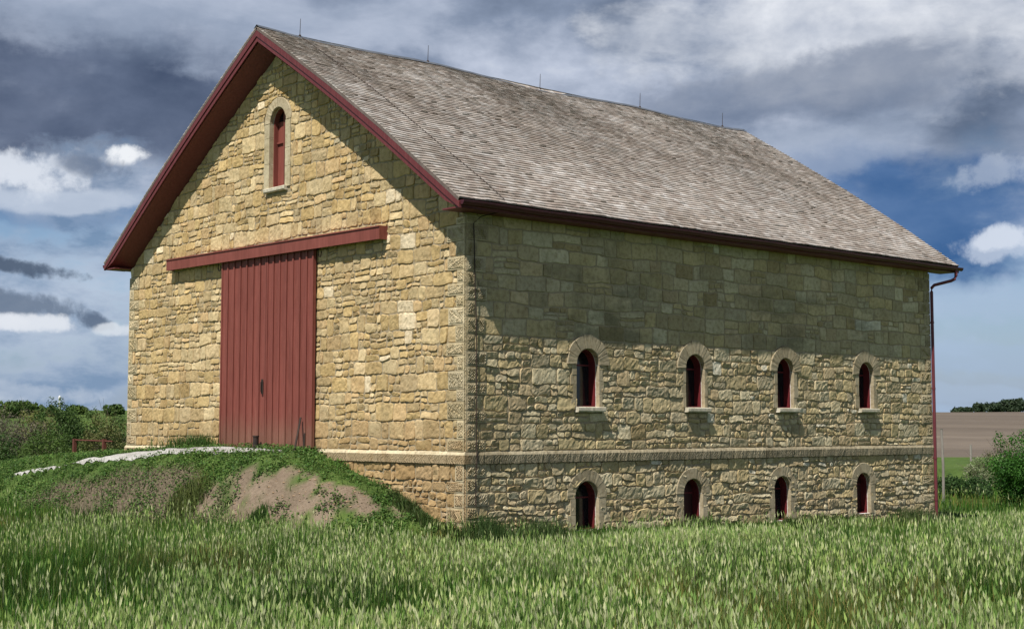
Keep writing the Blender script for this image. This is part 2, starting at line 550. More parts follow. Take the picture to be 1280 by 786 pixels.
FX, FY = 25.25, -21.13
betas = np.concatenate([np.arange(20, 78, .3), np.arange(78, 380, 5.0)])
radii = np.concatenate([np.arange(.0, 16, 1.0), np.arange(16, 31, .35), np.arange(31, 48, .2), np.arange(48, 70, .5), np.arange(70, 150, 3.0), np.arange(150, 460, 8.0), np.array([470, 520, 600, 750, 1000, 1400, 2000, 3000, 4500])])
radii[0] = .3
B, Rr = np.meshgrid(np.radians(betas), radii)
GX = FX - Rr * np.sin(B); GY = FY + Rr * np.cos(B); GZ = ground_h(GX, GY)
nr, nbt = GX.shape
verts = np.stack([GX, GY, GZ], -1).reshape(-1, 3)
dirt_a = (bare(GX, GY)).ravel(); dead_a = dead(GX, GY).ravel()
faces_g, faces_p, faces_m = [], [], []
for i in range(nr - 1):
    r0 = radii[i]
    for j in range(nbt):
        j2 = (j + 1) % nbt
        f = (i * nbt + j, i * nbt + j2, (i + 1) * nbt + j2, (i + 1) * nbt + j)
        bj = betas[j]
        if 142 <= r0 < 452 and 20 <= bj < 44: faces_p.append(f)
        else: faces_g.append(f)
centre = (0,)


def sheet(name, faces, m, label, kind='structure', lift=0):
    used = sorted({i for f in faces for i in f}); mp = {u: k for k, u in enumerate(used)}
    me = bpy.data.meshes.new(name)
    me.from_pydata([tuple(verts[u] + np.array([0, 0, lift])) for u in used], [], [[mp[i] for i in f][::-1] for f in faces])
    me.materials.append(m)
    for nm, ar in (('dirt', dirt_a), ('dead', dead_a)):
        a = me.attributes.new(nm, 'FLOAT', 'POINT'); a.data.foreach_set('value', ar[used].astype(np.float32))
    me.polygons.foreach_set('use_smooth', [True] * len(me.polygons))
    o = bpy.data.objects.new(name, me); COL.objects.link(o)
    bm = bmesh.new(); bm.from_mesh(me); bmesh.ops.recalc_face_normals(bm, faces=bm.faces)
    if sum(f.normal.z for f in bm.faces) < 0: bmesh.ops.reverse_faces(bm, faces=bm.faces)
    bm.to_mesh(me); bm.free()
    props(o, label, name.replace('_', ' '), kind=kind)
    return o


m, nb, b = mat('ground_soil_and_turf')
pos = geopos(nb)
fa = nb.n.new('ShaderNodeAttribute'); fa.attribute_name = 'dirt'
fd = nb.n.new('ShaderNodeAttribute'); fd.attribute_name = 'dead'
n1 = nb.noise(pos, .06, 6, .6); n2 = nb.noise(pos, 1.2, 6, .65); n3 = nb.noise(pos, 14, 6, .7)
gr = nb.ramp(n2, [(.3, (.040, .070, .018)), (.55, (.075, .125, .032)), (.75, (.13, .17, .055))])
gr = nb.mix(.6, gr, nb.ramp(n1, [(.3, (.75, .85, .8)), (.7, (1.6, 1.4, 1.2))]), 'MULTIPLY')
soil = nb.ramp(nb.m('ADD', nb.m('MULTIPLY', n3, .6), nb.m('MULTIPLY', n2, .4)), [(.3, (.12, .088, .062)), (.7, (.32, .25, .185))])
dr = nb.ramp(n3, [(.3, (.085, .068, .045)), (.7, (.21, .17, .12))])
c = nb.mix(fd.outputs['Fac'], gr, dr)
c = nb.mix(fa.outputs['Fac'], c, soil)
nb.l.new(c, b.inputs['Base Color'])
b.inputs['Roughness'].default_value = .95
b.inputs['Specular IOR Level'].default_value = .1
bump(nb, b, nb.m('ADD', n3, n2), .8, .08)
M_GROUND = m

m, nb, b = mat('ploughed_soil')
pos = geopos(nb)
x, y, z = nb.sep(pos)
rr = nb.m('SQRT', nb.m('ADD', nb.m('POWER', nb.m('ADD', x, 10.0), 2.0), nb.m('POWER', nb.m('ADD', y, 300.0), 2.0)))
n1 = nb.noise(nb.comb(nb.m('MULTIPLY', rr, .045), nb.m('MULTIPLY', x, .006), 0.0), 1.0, 7, .65)
n2 = nb.noise(pos, .25, 6, .7)
c = nb.ramp(n1, [(.3, (.085, .064, .046)), (.5, (.120, .092, .067)), (.7, (.165, .130, .098))])
c = nb.mix(.5, c, nb.ramp(n2, [(.3, (.75, .75, .75)), (.7, (1.25, 1.25, 1.2))]), 'MULTIPLY')
nb.l.new(c, b.inputs['Base Color'])
b.inputs['Roughness'].default_value = .95
bump(nb, b, n2, .6, .3)
M_PLOUGH = m

sheet('ground', faces_g, M_GROUND, 'green farmland around the stone barn')
sheet('ploughed_field', faces_p, M_PLOUGH, 'bare brown ploughed hillside far to the right of the barn')

# gravel path draped over the bank
m, nb, b = mat('white_gravel')
pos = geopos(nb)
v = nb.n.new('ShaderNodeTexVoronoi'); v.inputs['Scale'].default_value = 22
nb.l.new(pos, v.inputs['Vector'])
n1 = nb.noise(pos, 2.0, 6, .65)
c = nb.mix(.8, nb.ramp(n1, [(.3, (.38, .365, .345)), (.6, (.60, .59, .575))]), nb.ramp(v.outputs['Distance'], [(.0, (1.15, 1.15, 1.14)), (.6, (.55, .54, .52))]), 'MULTIPLY')
nb.l.new(c, b.inputs['Base Color'])
b.inputs['Roughness'].default_value = .9
bump(nb, b, v.outputs['Distance'], .8, .03)
M_GRAVEL = m
px_, py_ = np.meshgrid(np.arange(-21, -4, .09), np.arange(-6.5, -.15, .09))
q = path_q(px_, py_) + .5 * (fbm(px_, py_, 1.6, 8) - .5) + 1.6 * np.clip(-12.2 - px_, 0, 1) * (fbm(px_, py_, 1.1, 88) - .36)
pz_ = ground_h(px_, py_) + .035 * np.clip((1.08 - q) / .3, -1, 1) + .012
mb = MB()
ok = (q < 1.1) & (path_q(px_, py_) < 1.4)
H_, W_ = px_.shape
idx = {}
vs, fs = [], []
for i in range(H_ - 1):
    for j in range(W_ - 1):
        if ok[i, j] or ok[i + 1, j] and ok[i, j + 1]:
            f = []
            for (a, b_) in ((i, j), (i, j + 1), (i + 1, j + 1), (i + 1, j)):
                if (a, b_) not in idx:
                    idx[(a, b_)] = len(vs); vs.append((px_[a, b_], py_[a, b_], pz_[a, b_]))
                f.append(idx[(a, b_)])
            fs.append(f)
mb.add(vs, fs)
po = mb.build('gravel_path', M_GRAVEL, smooth=True)
props(po, 'white gravel track climbing the bank to the red barn doors', 'path', kind='structure')

# ------------------------------------------------------------------ the barn
W, L = 16.445, 19.30
G, E, G2 = 0.63, 0.556, 0.90
Z_EAVE, Z_RIDGE = 7.06, 12.785
XR = -W / 2 + .09
RUNS = {1: E - XR, -1: XR + W + E}
RUN = RUNS[1]
barn = empty('stone_barn', (-W / 2, L / 2, 0))
props(barn, 'large yellow limestone barn with red sliding doors and a shingled gable roof', 'barn')
BO = Vector(barn.location)


def under(o):
    """parent to the barn and keep world coordinates"""
    o.parent = barn
    o.matrix_parent_inverse.identity()
    o.location = -BO
    return o


def sub(o, p):
    o.parent = p
    o.location = (0, 0, 0)
    return o


def roof_z(x, y, drop=0.0):
    """height of the roof plane above x, both slopes"""
    d = abs(x - XR)
    t = 1 - d / RUNS[1 if x >= XR else -1]
    yy = (y + G) / (L + G + G2)
    sag = (-.05 * math.sin(yy * math.pi * 5.0) - .06 * math.sin(yy * math.pi)) * max(0, t)
    return Z_EAVE + (Z_RIDGE - Z_EAVE) * t + .15 * math.sin(math.pi * min(1, max(0, t))) + sag - drop


SOFF = 0.66  # wall top below the roof surface


def MX(s, z, d):   # side wall, faces +x
    return (d, s, z)


def MY(s, z, d):   # gable wall, faces -y
    return (s, -d, z)


# openings: (s centre, sill z, spring z, radius)
UP = [(3.92, 2.40, 3.44, .40), (7.93, 2.42, 3.45, .385), (11.80, 2.44, 3.47, .385), (15.73, 2.46, 3.47, .385)]
LOW = [(3.88, -.60, .18, .41), (7.81, -.72, .17, .385), (11.60, -.70, .17, .37), (15.50, -.66, .19, .36)]
GW = [(-7.99, 8.42, 10.24, .40)]


def arch_pts(s, z0, zs, r, n=14):
    p = [(s - r, z0), (s + r, z0)]
    for k in range(n + 1):
        a = math.pi * k / n
        p.append((s + r * math.cos(a), zs + r * math.sin(a)))
    return p


def wall_solid(outline, holes, M, depth, name, m):
    """a wall with real openings: front sheet, back sheet and reveals"""
    pts, edges, loops = [], [], []
    for lp in [outline] + holes:
        b0 = len(pts)
        pts += [Vector(p) for p in lp]
        k = len(lp)
        edges += [(b0 + i, b0 + (i + 1) % k) for i in range(k)]
        loops.append((b0, k))
    vo, eo, fo, *_ = delaunay_2d_cdt(pts, edges, [], 0, 1e-5)

    def inside(p, poly):
        c_ = False
        for i in range(len(poly)):
            x1, y1 = poly[i]; x2, y2 = poly[i - 1]
            if (y1 > p[1]) != (y2 > p[1]) and p[0] < (x2 - x1) * (p[1] - y1) / (y2 - y1) + x1:
                c_ = not c_
        return c_
    mb = MB()
    tri = []
    for f in fo:
        cx = sum(vo[i][0] for i in f) / len(f); cy = sum(vo[i][1] for i in f) / len(f)
        if inside((cx, cy), outline) and not any(inside((cx, cy), h) for h in holes):
            tri.append(f)
    mb.add([M(p[0], p[1], 0) for p in vo], tri, (.5, .5, .5))
    mb.add([M(p[0], p[1], -depth) for p in vo], [f[::-1] for f in tri])
    for lp in [outline] + holes:
        k = len(lp)
        mb.add([M(p[0], p[1], 0) for p in lp] + [M(p[0], p[1], -depth) for p in lp],
               [(i, (i + 1) % k, k + (i + 1) % k, k + i) for i in range(k)], mi=0 if lp is outline else 1)
    return mb


PAL = [(.545, .435, .28), (.55, .465, .31), (.50, .41, .25), (.57, .495, .34), (.51, .42, .25), (.53, .455, .32), (.48, .40, .26), (.59, .52, .37), (.53, .43, .25)]


def courses(zones, seed):
    rnd = random.Random(seed); out = []
    for zn in zones:
        z0, z1, hmin, hmax = zn[:4]
        z = z0
        while z < z1 - .01:
            h = rnd.uniform(hmin, hmax)
            if z1 - (z + h) < hmin * .8: h = z1 - z
            out.append((z, min(z1, z + h), zn)); z += h
    return out


def lay_stones(mb, M, s0, s1, zones, zstone, clips, rects, arches, seed, amp, hue=(1, 1, 1)):
    """coursed rubble: each stone a pillowed, chipped patch standing off the mortar.
    zones: list of (z0, z1, hmin, hmax, wmin, wmax, split, rough)"""
    rnd = random.Random(seed)
    nz = mnoise.noise

    def wob(s, z, a):
        return a * nz(Vector((s * .9, z * 7.1, seed * 3.3))) + a * .5 * nz(Vector((s * 3.1, z * 5.3, seed * 1.7)))
    crs = courses(zones, seed + 500)
    if 1:
        for (za, zb, (z0, z1, hmin, hmax, wmin, wmax, split, rough)) in crs:
            a_lo = 0 if za == z0 else .07
            a_hi = 0 if zb >= z1 - .001 else .07
            s = s0 - (rnd.uniform(0, .3))
            while s < s1:
                w_ = rnd.uniform(wmin, wmax) * (.6 if rnd.random() < .3 else 1)
                e_ = min(s + w_, s1)
                if s1 - e_ < .15: e_ = s1
                sa = max(s, s0)
                s = s + w_ if e_ < s1 else s1 + 1
                if e_ - sa < .06: continue
                cells = []
                H = zb - za
                k = 1
                if H > .24 and rnd.random() < split: k = 2 if (H < .36 or rnd.random() < .6) else 3
                cuts = [0]
                for q in range(k - 1): cuts.append((q + 1) / k + rnd.uniform(-.1, .1))
                cuts.append(1)
                for q in range(k):
                    parts = 1
                    if k > 1 and e_ - sa > .35: parts = rnd.choice((1, 2, 2, 3)) if e_ - sa > .6 else rnd.choice((1, 2))
                    sc = [0] + sorted(min(.85, max(.15, (p_ + 1) / parts + rnd.uniform(-.12, .12))) for p_ in range(parts - 1)) + [1]
                    for p_ in range(parts):
                        cells.append((sa + (e_ - sa) * sc[p_], sa + (e_ - sa) * sc[p_ + 1], cuts[q], cuts[q + 1]))
                for (ca, cb, u0, u1) in cells:
                    def zz(sv, u):
                        eg = min(1, max(0, (min(sv - s0, s1 - sv) - .6) / .5))
                        lo = za + wob(sv, za, a_lo) * eg; hi = zb + wob(sv, zb, a_hi) * eg
                        return lo + (hi - lo) * u
                    lean0, lean1 = .05 * nz(Vector((ca * 9, za * 9, 1.0))), .05 * nz(Vector((cb * 9, za * 9, 1.0)))
                    if ca <= s0 + .01: lean0 = 0
                    if cb >= s1 - .01: lean1 = 0
                    wdt, hgt = cb - ca, (u1 - u0) * H
                    if zstone and za + hgt > zstone(ca) + .4 and za > zstone(ca): continue
                    g = .007 + .006 * rnd.random()
                    nx = max(3, min(16, int(wdt / .058) + 2)); ny = max(3, min(9, int(hgt / .058) + 2))
                    proud = rnd.uniform(.012, .030) * rough + .008
                    tiltx, tilty = rnd.uniform(-.018, .018) * rough, rnd.uniform(-.018, .018) * rough
                    base = rnd.choice(PAL); br = rnd.uniform(.86, 1.14)
                    if rnd.random() < .025: base = (.72, .67, .56)
                    if rnd.random() < .03: base = (.42, .33, .19)
                    col = tuple(base[i] * br * hue[i] for i in range(3))
                    cr = .03 if rough > .7 else .015
                    vs, keep = [], []
                    xs = [0, .012 / wdt + .01] + [(i / (nx - 2)) for i in range(1, nx - 2)] + [1 - .012 / wdt - .01, 1]
                    ys = [0, .012 / hgt + .015] + [(i / (ny - 2)) for i in range(1, ny - 2)] + [1 - .012 / hgt - .015, 1]
                    NX, NY = len(xs), len(ys)
                    so_ = rnd.uniform(0, 100)
                    for iy, v_ in enumerate(ys):
                        for ix, u_ in enumerate(xs):
                            sv = ca + (cb - ca) * u_
                            zv = zz(sv, u0 + (u1 - u0) * v_)
                            sv += (lean0 * (1 - u_) + lean1 * u_) * (v_ - .5)
                            # shrink by the joint, round the corners
                            edge_s = min(u_, 1 - u_) * wdt; edge_z = min(v_, 1 - v_) * hgt
                            sg = g * (1 if u_ < .5 else -1) * max(0, 1 - edge_s / .08)
                            zg = g * (1 if v_ < .5 else -1) * max(0, 1 - edge_z / .08)
                            cn = max(0, 1 - (edge_s + edge_z) / .07) * cr * .6
                            sg += cn * (1 if u_ < .5 else -1); zg += cn * (1 if v_ < .5 else -1)
                            ch = .020 * rough
                            jx = ch * nz(Vector((sv * 8, zv * 8, so_))); jz = ch * nz(Vector((sv * 8, zv * 8, so_ + 9)))
                            bord = ix in (0, NX - 1) or iy in (0, NY - 1)
                            ring = ix in (1, NX - 2) or iy in (1, NY - 2)
                            d = -.012 if bord else proud * (.88 if ring else 1)
                            if not bord:
                                d += (u_ - .5) * tiltx * 2 + (v_ - .5) * tilty * 2
                                d += amp * rough * (.7 * nz(Vector((sv * 6.5, zv * 6.5, so_))) + .9 * nz(Vector((sv * 17, zv * 17, so_ + 5))))
                                d = max(.003, d)
                            vs.append([sv + sg + jx, zv + zg + jz, d])
                    # cut at openings
                    dead_v = [False] * len(vs)
                    for i, p_ in enumerate(vs):
                        for (r0, r1, t0, t1, *md) in rects:
                            if r0 < p_[0] < r1 and t0 < p_[1] < t1:
                                dead_v[i] = True
                                if md:
                                    p_[0] = r1 if md[0] > 0 else r0
                                    continue
                                ds = [(p_[0] - r0, 0), (r1 - p_[0], 1), (p_[1] - t0, 2), (t1 - p_[1], 3)]
                                q_ = min(ds)[1]
                                if q_ == 0: p_[0] = r0
                                elif q_ == 1: p_[0] = r1
                                elif q_ == 2: p_[1] = t0
                                else: p_[1] = t1
                        for (ac, az_, ar) in arches:
                            ddx, ddz = p_[0] - ac, p_[1] - az_
                            rr_ = math.hypot(ddx, ddz)
                            if rr_ < ar and ddz > -.02:
                                dead_v[i] = True
                                if rr_ > 1e-4:
                                    p_[0] = ac + ddx / rr_ * ar; p_[1] = az_ + ddz / rr_ * ar
                        if zstone and p_[1] > zstone(p_[0]):
                            dead_v[i] = True
                            p_[1] = zstone(p_[0])
                    fs = []
                    for iy in range(NY - 1):
                        for ix in range(NX - 1):
                            q4 = (iy * NX + ix, iy * NX + ix + 1, (iy + 1) * NX + ix + 1, (iy + 1) * NX + ix)
                            if all(dead_v[i] for i in q4): continue
                            fs.append(q4)
                    if fs:
                        mb.add([M(*p_) for p_ in vs], fs, col, 2)


def gable_top(x):
    return roof_z(x, 0, SOFF)


def rake_outline(y0=-1.9, zf=None):
    p = [(-W + .01, y0), (-.01, y0)]
    for k in range(25):
        x = -.01 - (W - .02) * k / 24
        p.append((x, gable_top(x)))
    return p


# quoins: alternating long and short blocks at a corner
def quoins(M, s_edge, sgn, z0, z1, seed, tone=1.0, crs=()):
    rnd = random.Random(seed)
    mb = MB(); rc = []
    k = 0
    for (z, zt_, _zn) in crs:
        if z >= z1 - .05: break
        h = min(zt_, z1) - z
        wd = .62 if k % 2 == 0 else .30
        wd += rnd.uniform(-.05, .06)
        a, b_ = (s_edge, s_edge + sgn * wd)
        lo, hi = min(a, b_), max(a, b_)
        full = b_
        rc.append((lo - .003, hi + .003, z + .016, z + h - .016, sgn))
        # rough filler stone between the block and the rubble
        f0, f1 = sorted((b_ + sgn * .006, full - sgn * .004))
        if f1 - f0 > .03:
            cuts = [z, z + h] if (h < .3 or f1 - f0 < .12 or rnd.random() < .5) else [z, z + h * rnd.uniform(.4, .6), z + h]
            for za_, zb_ in zip(cuts, cuts[1:]):
                fx_, fy_ = max(3, int((f1 - f0) / .05)), max(3, int((zb_ - za_) / .05))
                pr_ = rnd.uniform(.018, .030); vv = []
                for iy in range(fy_ + 1):
                    for ix in range(fx_ + 1):
                        ed_ = ix in (0, fx_) or iy in (0, fy_)
                        sx = f0 + .004 + (f1 - f0 - .008) * (ix / fx_ if ix in (0, fx_) else (ix - .5 + .0) / (fx_ - 1) * .9 + .05)
                        sz = za_ + .006 + (zb_ - za_ - .012) * (iy / fy_ if iy in (0, fy_) else (iy - .5) / (fy_ - 1) * .9 + .05)
                        vv.append(M(sx, sz, -.01 if ed_ else max(.004, pr_ + .012 * mnoise.noise(Vector((sx * 14, sz * 14, seed))))))
                q0 = rnd.choice(PAL); bb = rnd.uniform(.82, 1.05) * tone
                mb.add(vv, [(iy * (fx_ + 1) + ix, iy * (fx_ + 1) + ix + 1, (iy + 1) * (fx_ + 1) + ix + 1, (iy + 1) * (fx_ + 1) + ix) for iy in range(fy_) for ix in range(fx_)], tuple(c_ * bb for c_ in q0), 2)
        br = rnd.uniform(.85, 1.1) * tone; col = tuple(q * br for q in rnd.choice([(.52, .44, .29), (.56, .48, .33), (.49, .41, .26)]))
        g = .006
        x0, x1, a0, a1 = lo + (g if sgn < 0 else 0), hi - (g if sgn > 0 else 0), z + g, z + h - g
        mg = .035
        P = [(x0, a0, -.01), (x1, a0, -.01), (x1, a1, -.01), (x0, a1, -.01),
             (x0, a0, .038), (x1, a0, .038), (x1, a1, .038), (x0, a1, .038),
             (x0 + mg, a0 + mg, .038), (x1 - mg, a0 + mg, .038), (x1 - mg, a1 - mg, .038), (x0 + mg, a1 - mg, .038),
             (x0 + mg + .008, a0 + mg + .008, .052), (x1 - mg - .008, a0 + mg + .008, .052), (x1 - mg - .008, a1 - mg - .008, .052), (x0 + mg + .008, a1 - mg - .008, .052)]
        mb.add([M(*p) for p in P], [(0, 1, 5, 4), (1, 2, 6, 5), (2, 3, 7, 6), (3, 0, 4, 7)], col, 0)
        mb.add([M(*p) for p in P], [(4, 5, 9, 8), (5, 6, 10, 9), (6, 7, 11, 10), (7, 4, 8, 11)], tuple(min(.8, q * 1.05) for q in col), 1)
        mb.add([M(*p) for p in P], [(8, 9, 13, 12), (9, 10, 14, 13), (10, 11, 15, 14), (11, 8, 12, 15)], col, 0)
        # tooled face as a small grid with chisel relief
        nx, ny = max(4, int((x1 - x0) / .035)), 8
        vs = []
        for iy in range(ny + 1):
            for ix in range(nx + 1):
                u_, v_ = ix / nx, iy / ny
                sx = x0 + mg + .008 + (x1 - x0 - 2 * mg - .016) * u_; sz = a0 + mg + .008 + (a1 - a0 - 2 * mg - .016) * v_
                edge = ix in (0, nx) or iy in (0, ny)
                dd = .052 + (0 if edge else .014 * math.sin((sx + (1 if k % 2 else -1) * sz) * 95) + .008 * mnoise.noise(Vector((sx * 9, sz * 9, k))))
                vs.append(M(sx, sz, dd))
        mb.add(vs, [(iy * (nx + 1) + ix, iy * (nx + 1) + ix + 1, (iy + 1) * (nx + 1) + ix + 1, (iy + 1) * (nx + 1) + ix) for iy in range(ny) for ix in range(nx)], col, 0)
        k += 1
    return mb, rc


BELT0, BELT1 = 1.07, 1.35
ZW = 6.80  # wall head under the eave

ZS1 = [(BELT1, 4.05, .25, .40, .30, .90, .58, 1.0), (4.05, ZW + .1, .27, .40, .38, 1.05, .16, .55)]
ZS0 = [(-1.7, BELT0, .24, .38, .30, .90, .60, 1.15)]
ZG1 = [(BELT1, 12.6, .26, .44, .26, .74, .42, .85)]
ZG0 = [(-1.7, BELT0, .26, .38, .28, .80, .4, 1.2)]
# ---- side wall (+x)
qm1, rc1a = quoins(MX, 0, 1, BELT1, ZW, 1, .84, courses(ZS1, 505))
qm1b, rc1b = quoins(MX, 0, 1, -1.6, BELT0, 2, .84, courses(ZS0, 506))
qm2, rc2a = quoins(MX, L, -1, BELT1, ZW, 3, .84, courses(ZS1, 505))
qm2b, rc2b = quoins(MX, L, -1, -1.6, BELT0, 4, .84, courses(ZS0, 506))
side_holes = [arch_pts(*o) for o in UP + LOW]
sw = wall_solid([(.012, -1.9), (L - .012, -1.9), (L - .012, ZW + .12), (.012, ZW + .12)], side_holes, MX, .5, 'side', None)
rects = rc1a + rc1b + rc2a + rc2b
arches = []
for (s, z0, zs, r) in UP + LOW:
    rects.append((s - r - .004, s + r + .004, z0 - .01, zs + .02)); arches.append((s, zs, r + .05))
for (s, z0, zs, r) in UP: rects.append((s - r - .09, s + r + .12, z0 - .16, z0))
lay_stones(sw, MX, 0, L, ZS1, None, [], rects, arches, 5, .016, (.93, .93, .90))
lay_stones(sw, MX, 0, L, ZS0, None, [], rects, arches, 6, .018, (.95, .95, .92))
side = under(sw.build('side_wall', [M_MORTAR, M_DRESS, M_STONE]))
# ---- gable wall (-y)
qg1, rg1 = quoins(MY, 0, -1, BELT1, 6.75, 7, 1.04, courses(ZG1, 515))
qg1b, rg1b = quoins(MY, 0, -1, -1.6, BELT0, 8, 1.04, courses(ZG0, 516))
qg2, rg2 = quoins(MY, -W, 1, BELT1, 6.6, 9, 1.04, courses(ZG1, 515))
g_holes = [arch_pts(*o) for o in GW]
gw = wall_solid(rake_outline(), g_holes, MY, .5, 'gable', None)
rects = rg1 + rg1b + rg2
arches = []
for (s, z0, zs, r) in GW:
    rects.append((s - r - .26, s + r + .26, z0 - .2, zs + .01)); arches.append((s, zs, r + .30))
rects.append((-10.55, -6.05, 0.5, 6.6))
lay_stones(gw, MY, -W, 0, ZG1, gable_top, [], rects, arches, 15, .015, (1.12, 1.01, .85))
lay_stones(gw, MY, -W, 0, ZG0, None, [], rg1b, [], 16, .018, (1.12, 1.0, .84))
gable = under(gw.build('gable_wall', [M_MORTAR, M_DRESS, M_STONE]))
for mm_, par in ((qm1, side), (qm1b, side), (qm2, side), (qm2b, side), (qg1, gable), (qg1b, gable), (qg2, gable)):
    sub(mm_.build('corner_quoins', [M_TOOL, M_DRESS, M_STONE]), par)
# ---- back gable and far side wall (out of view, same stone laid larger)
bw = wall_solid(rake_outline(), [], lambda s, z, d: (s, L + d, z), .5, 'b', None)
lay_stones(bw, lambda s, z, d: (s, L + d, z), -W, 0, [(-1.7, 12.6, .3, .5, .5, 1.1, .2, .8)], gable_top, [], [], [], 25, .012)
under(bw.build('rear_wall', [M_MORTAR, M_DRESS, M_STONE]))
lw = wall_solid([(.012, -1.9), (L - .012, -1.9), (L - .012, ZW + .12), (.012, ZW + .12)], [], lambda s, z, d: (-W - d, s, z), .5, 'l', None)
lay_stones(lw, lambda s, z, d: (-W - d, s, z), 0, L, [(-1.7, ZW + .1, .3, .5, .5, 1.1, .2, .8)], None, [], [], [], 26, .012)
under(lw.build('side_wall', [M_MORTAR, M_DRESS, M_STONE]))


# ---- belt course
def belt(M, a, b_, seed, mitre_lo=0, mitre_hi=0, tone=1.0):
    rnd = random.Random(seed); mb = MB()
    s = a
    while s < b_ - .01:
        e_ = min(s + rnd.uniform(1.1, 1.9), b_)
        if b_ - e_ < .5: e_ = b_
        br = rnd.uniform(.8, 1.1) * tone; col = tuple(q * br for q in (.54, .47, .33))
        g = .004
        prof = [(BELT0, 0), (BELT0, .075), (BELT0 + .2, .085), (BELT1 - .02, .05), (BELT1, -.005)]
        nseg = max(2, int((e_ - s) / .04))
        vs = []
        for k in range(nseg + 1):
            t = (s + g) + (e_ - s - 2 * g) * k / nseg
            for j, (zz_, dd) in enumerate(prof):
                lo, hi = (a - dd * mitre_lo, b_ + dd * mitre_hi)
                tt = t
                if k == 0 and s == a: tt = lo
                if k == nseg and e_ == b_: tt = hi
                j_ = (.016 * mnoise.noise(Vector((t * 11, zz_ * 8, seed))) + .012 * mnoise.noise(Vector((t * 29, zz_ * 14, seed)))) if 0 < j < 4 and 0 < k < nseg else 0
                vs.append(M(tt, zz_ + (.006 * mnoise.noise(Vector((t * 5, 0, seed))) if j < 4 else 0), dd + j_))
        P_ = len(prof)
        for j in range(P_ - 1):
            mb.add(vs, [(k * P_ + j, (k + 1) * P_ + j, (k + 1) * P_ + j + 1, k * P_ + j + 1) for k in range(nseg)], col if j < 2 else tuple(min(.8, q * 1.15) for q in col), 0 if j in (1,) else 1)
        s = e_
    return mb


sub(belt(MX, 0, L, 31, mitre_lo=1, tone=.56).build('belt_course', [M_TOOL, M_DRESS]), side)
sub(belt(MY, -5.75, 0, 32, mitre_hi=1).build('belt_course', [M_TOOL, M_DRESS]), gable)
sub(belt(MY, -W - .06, -10.75, 33).build('belt_course', [M_TOOL, M_DRESS]), gable)


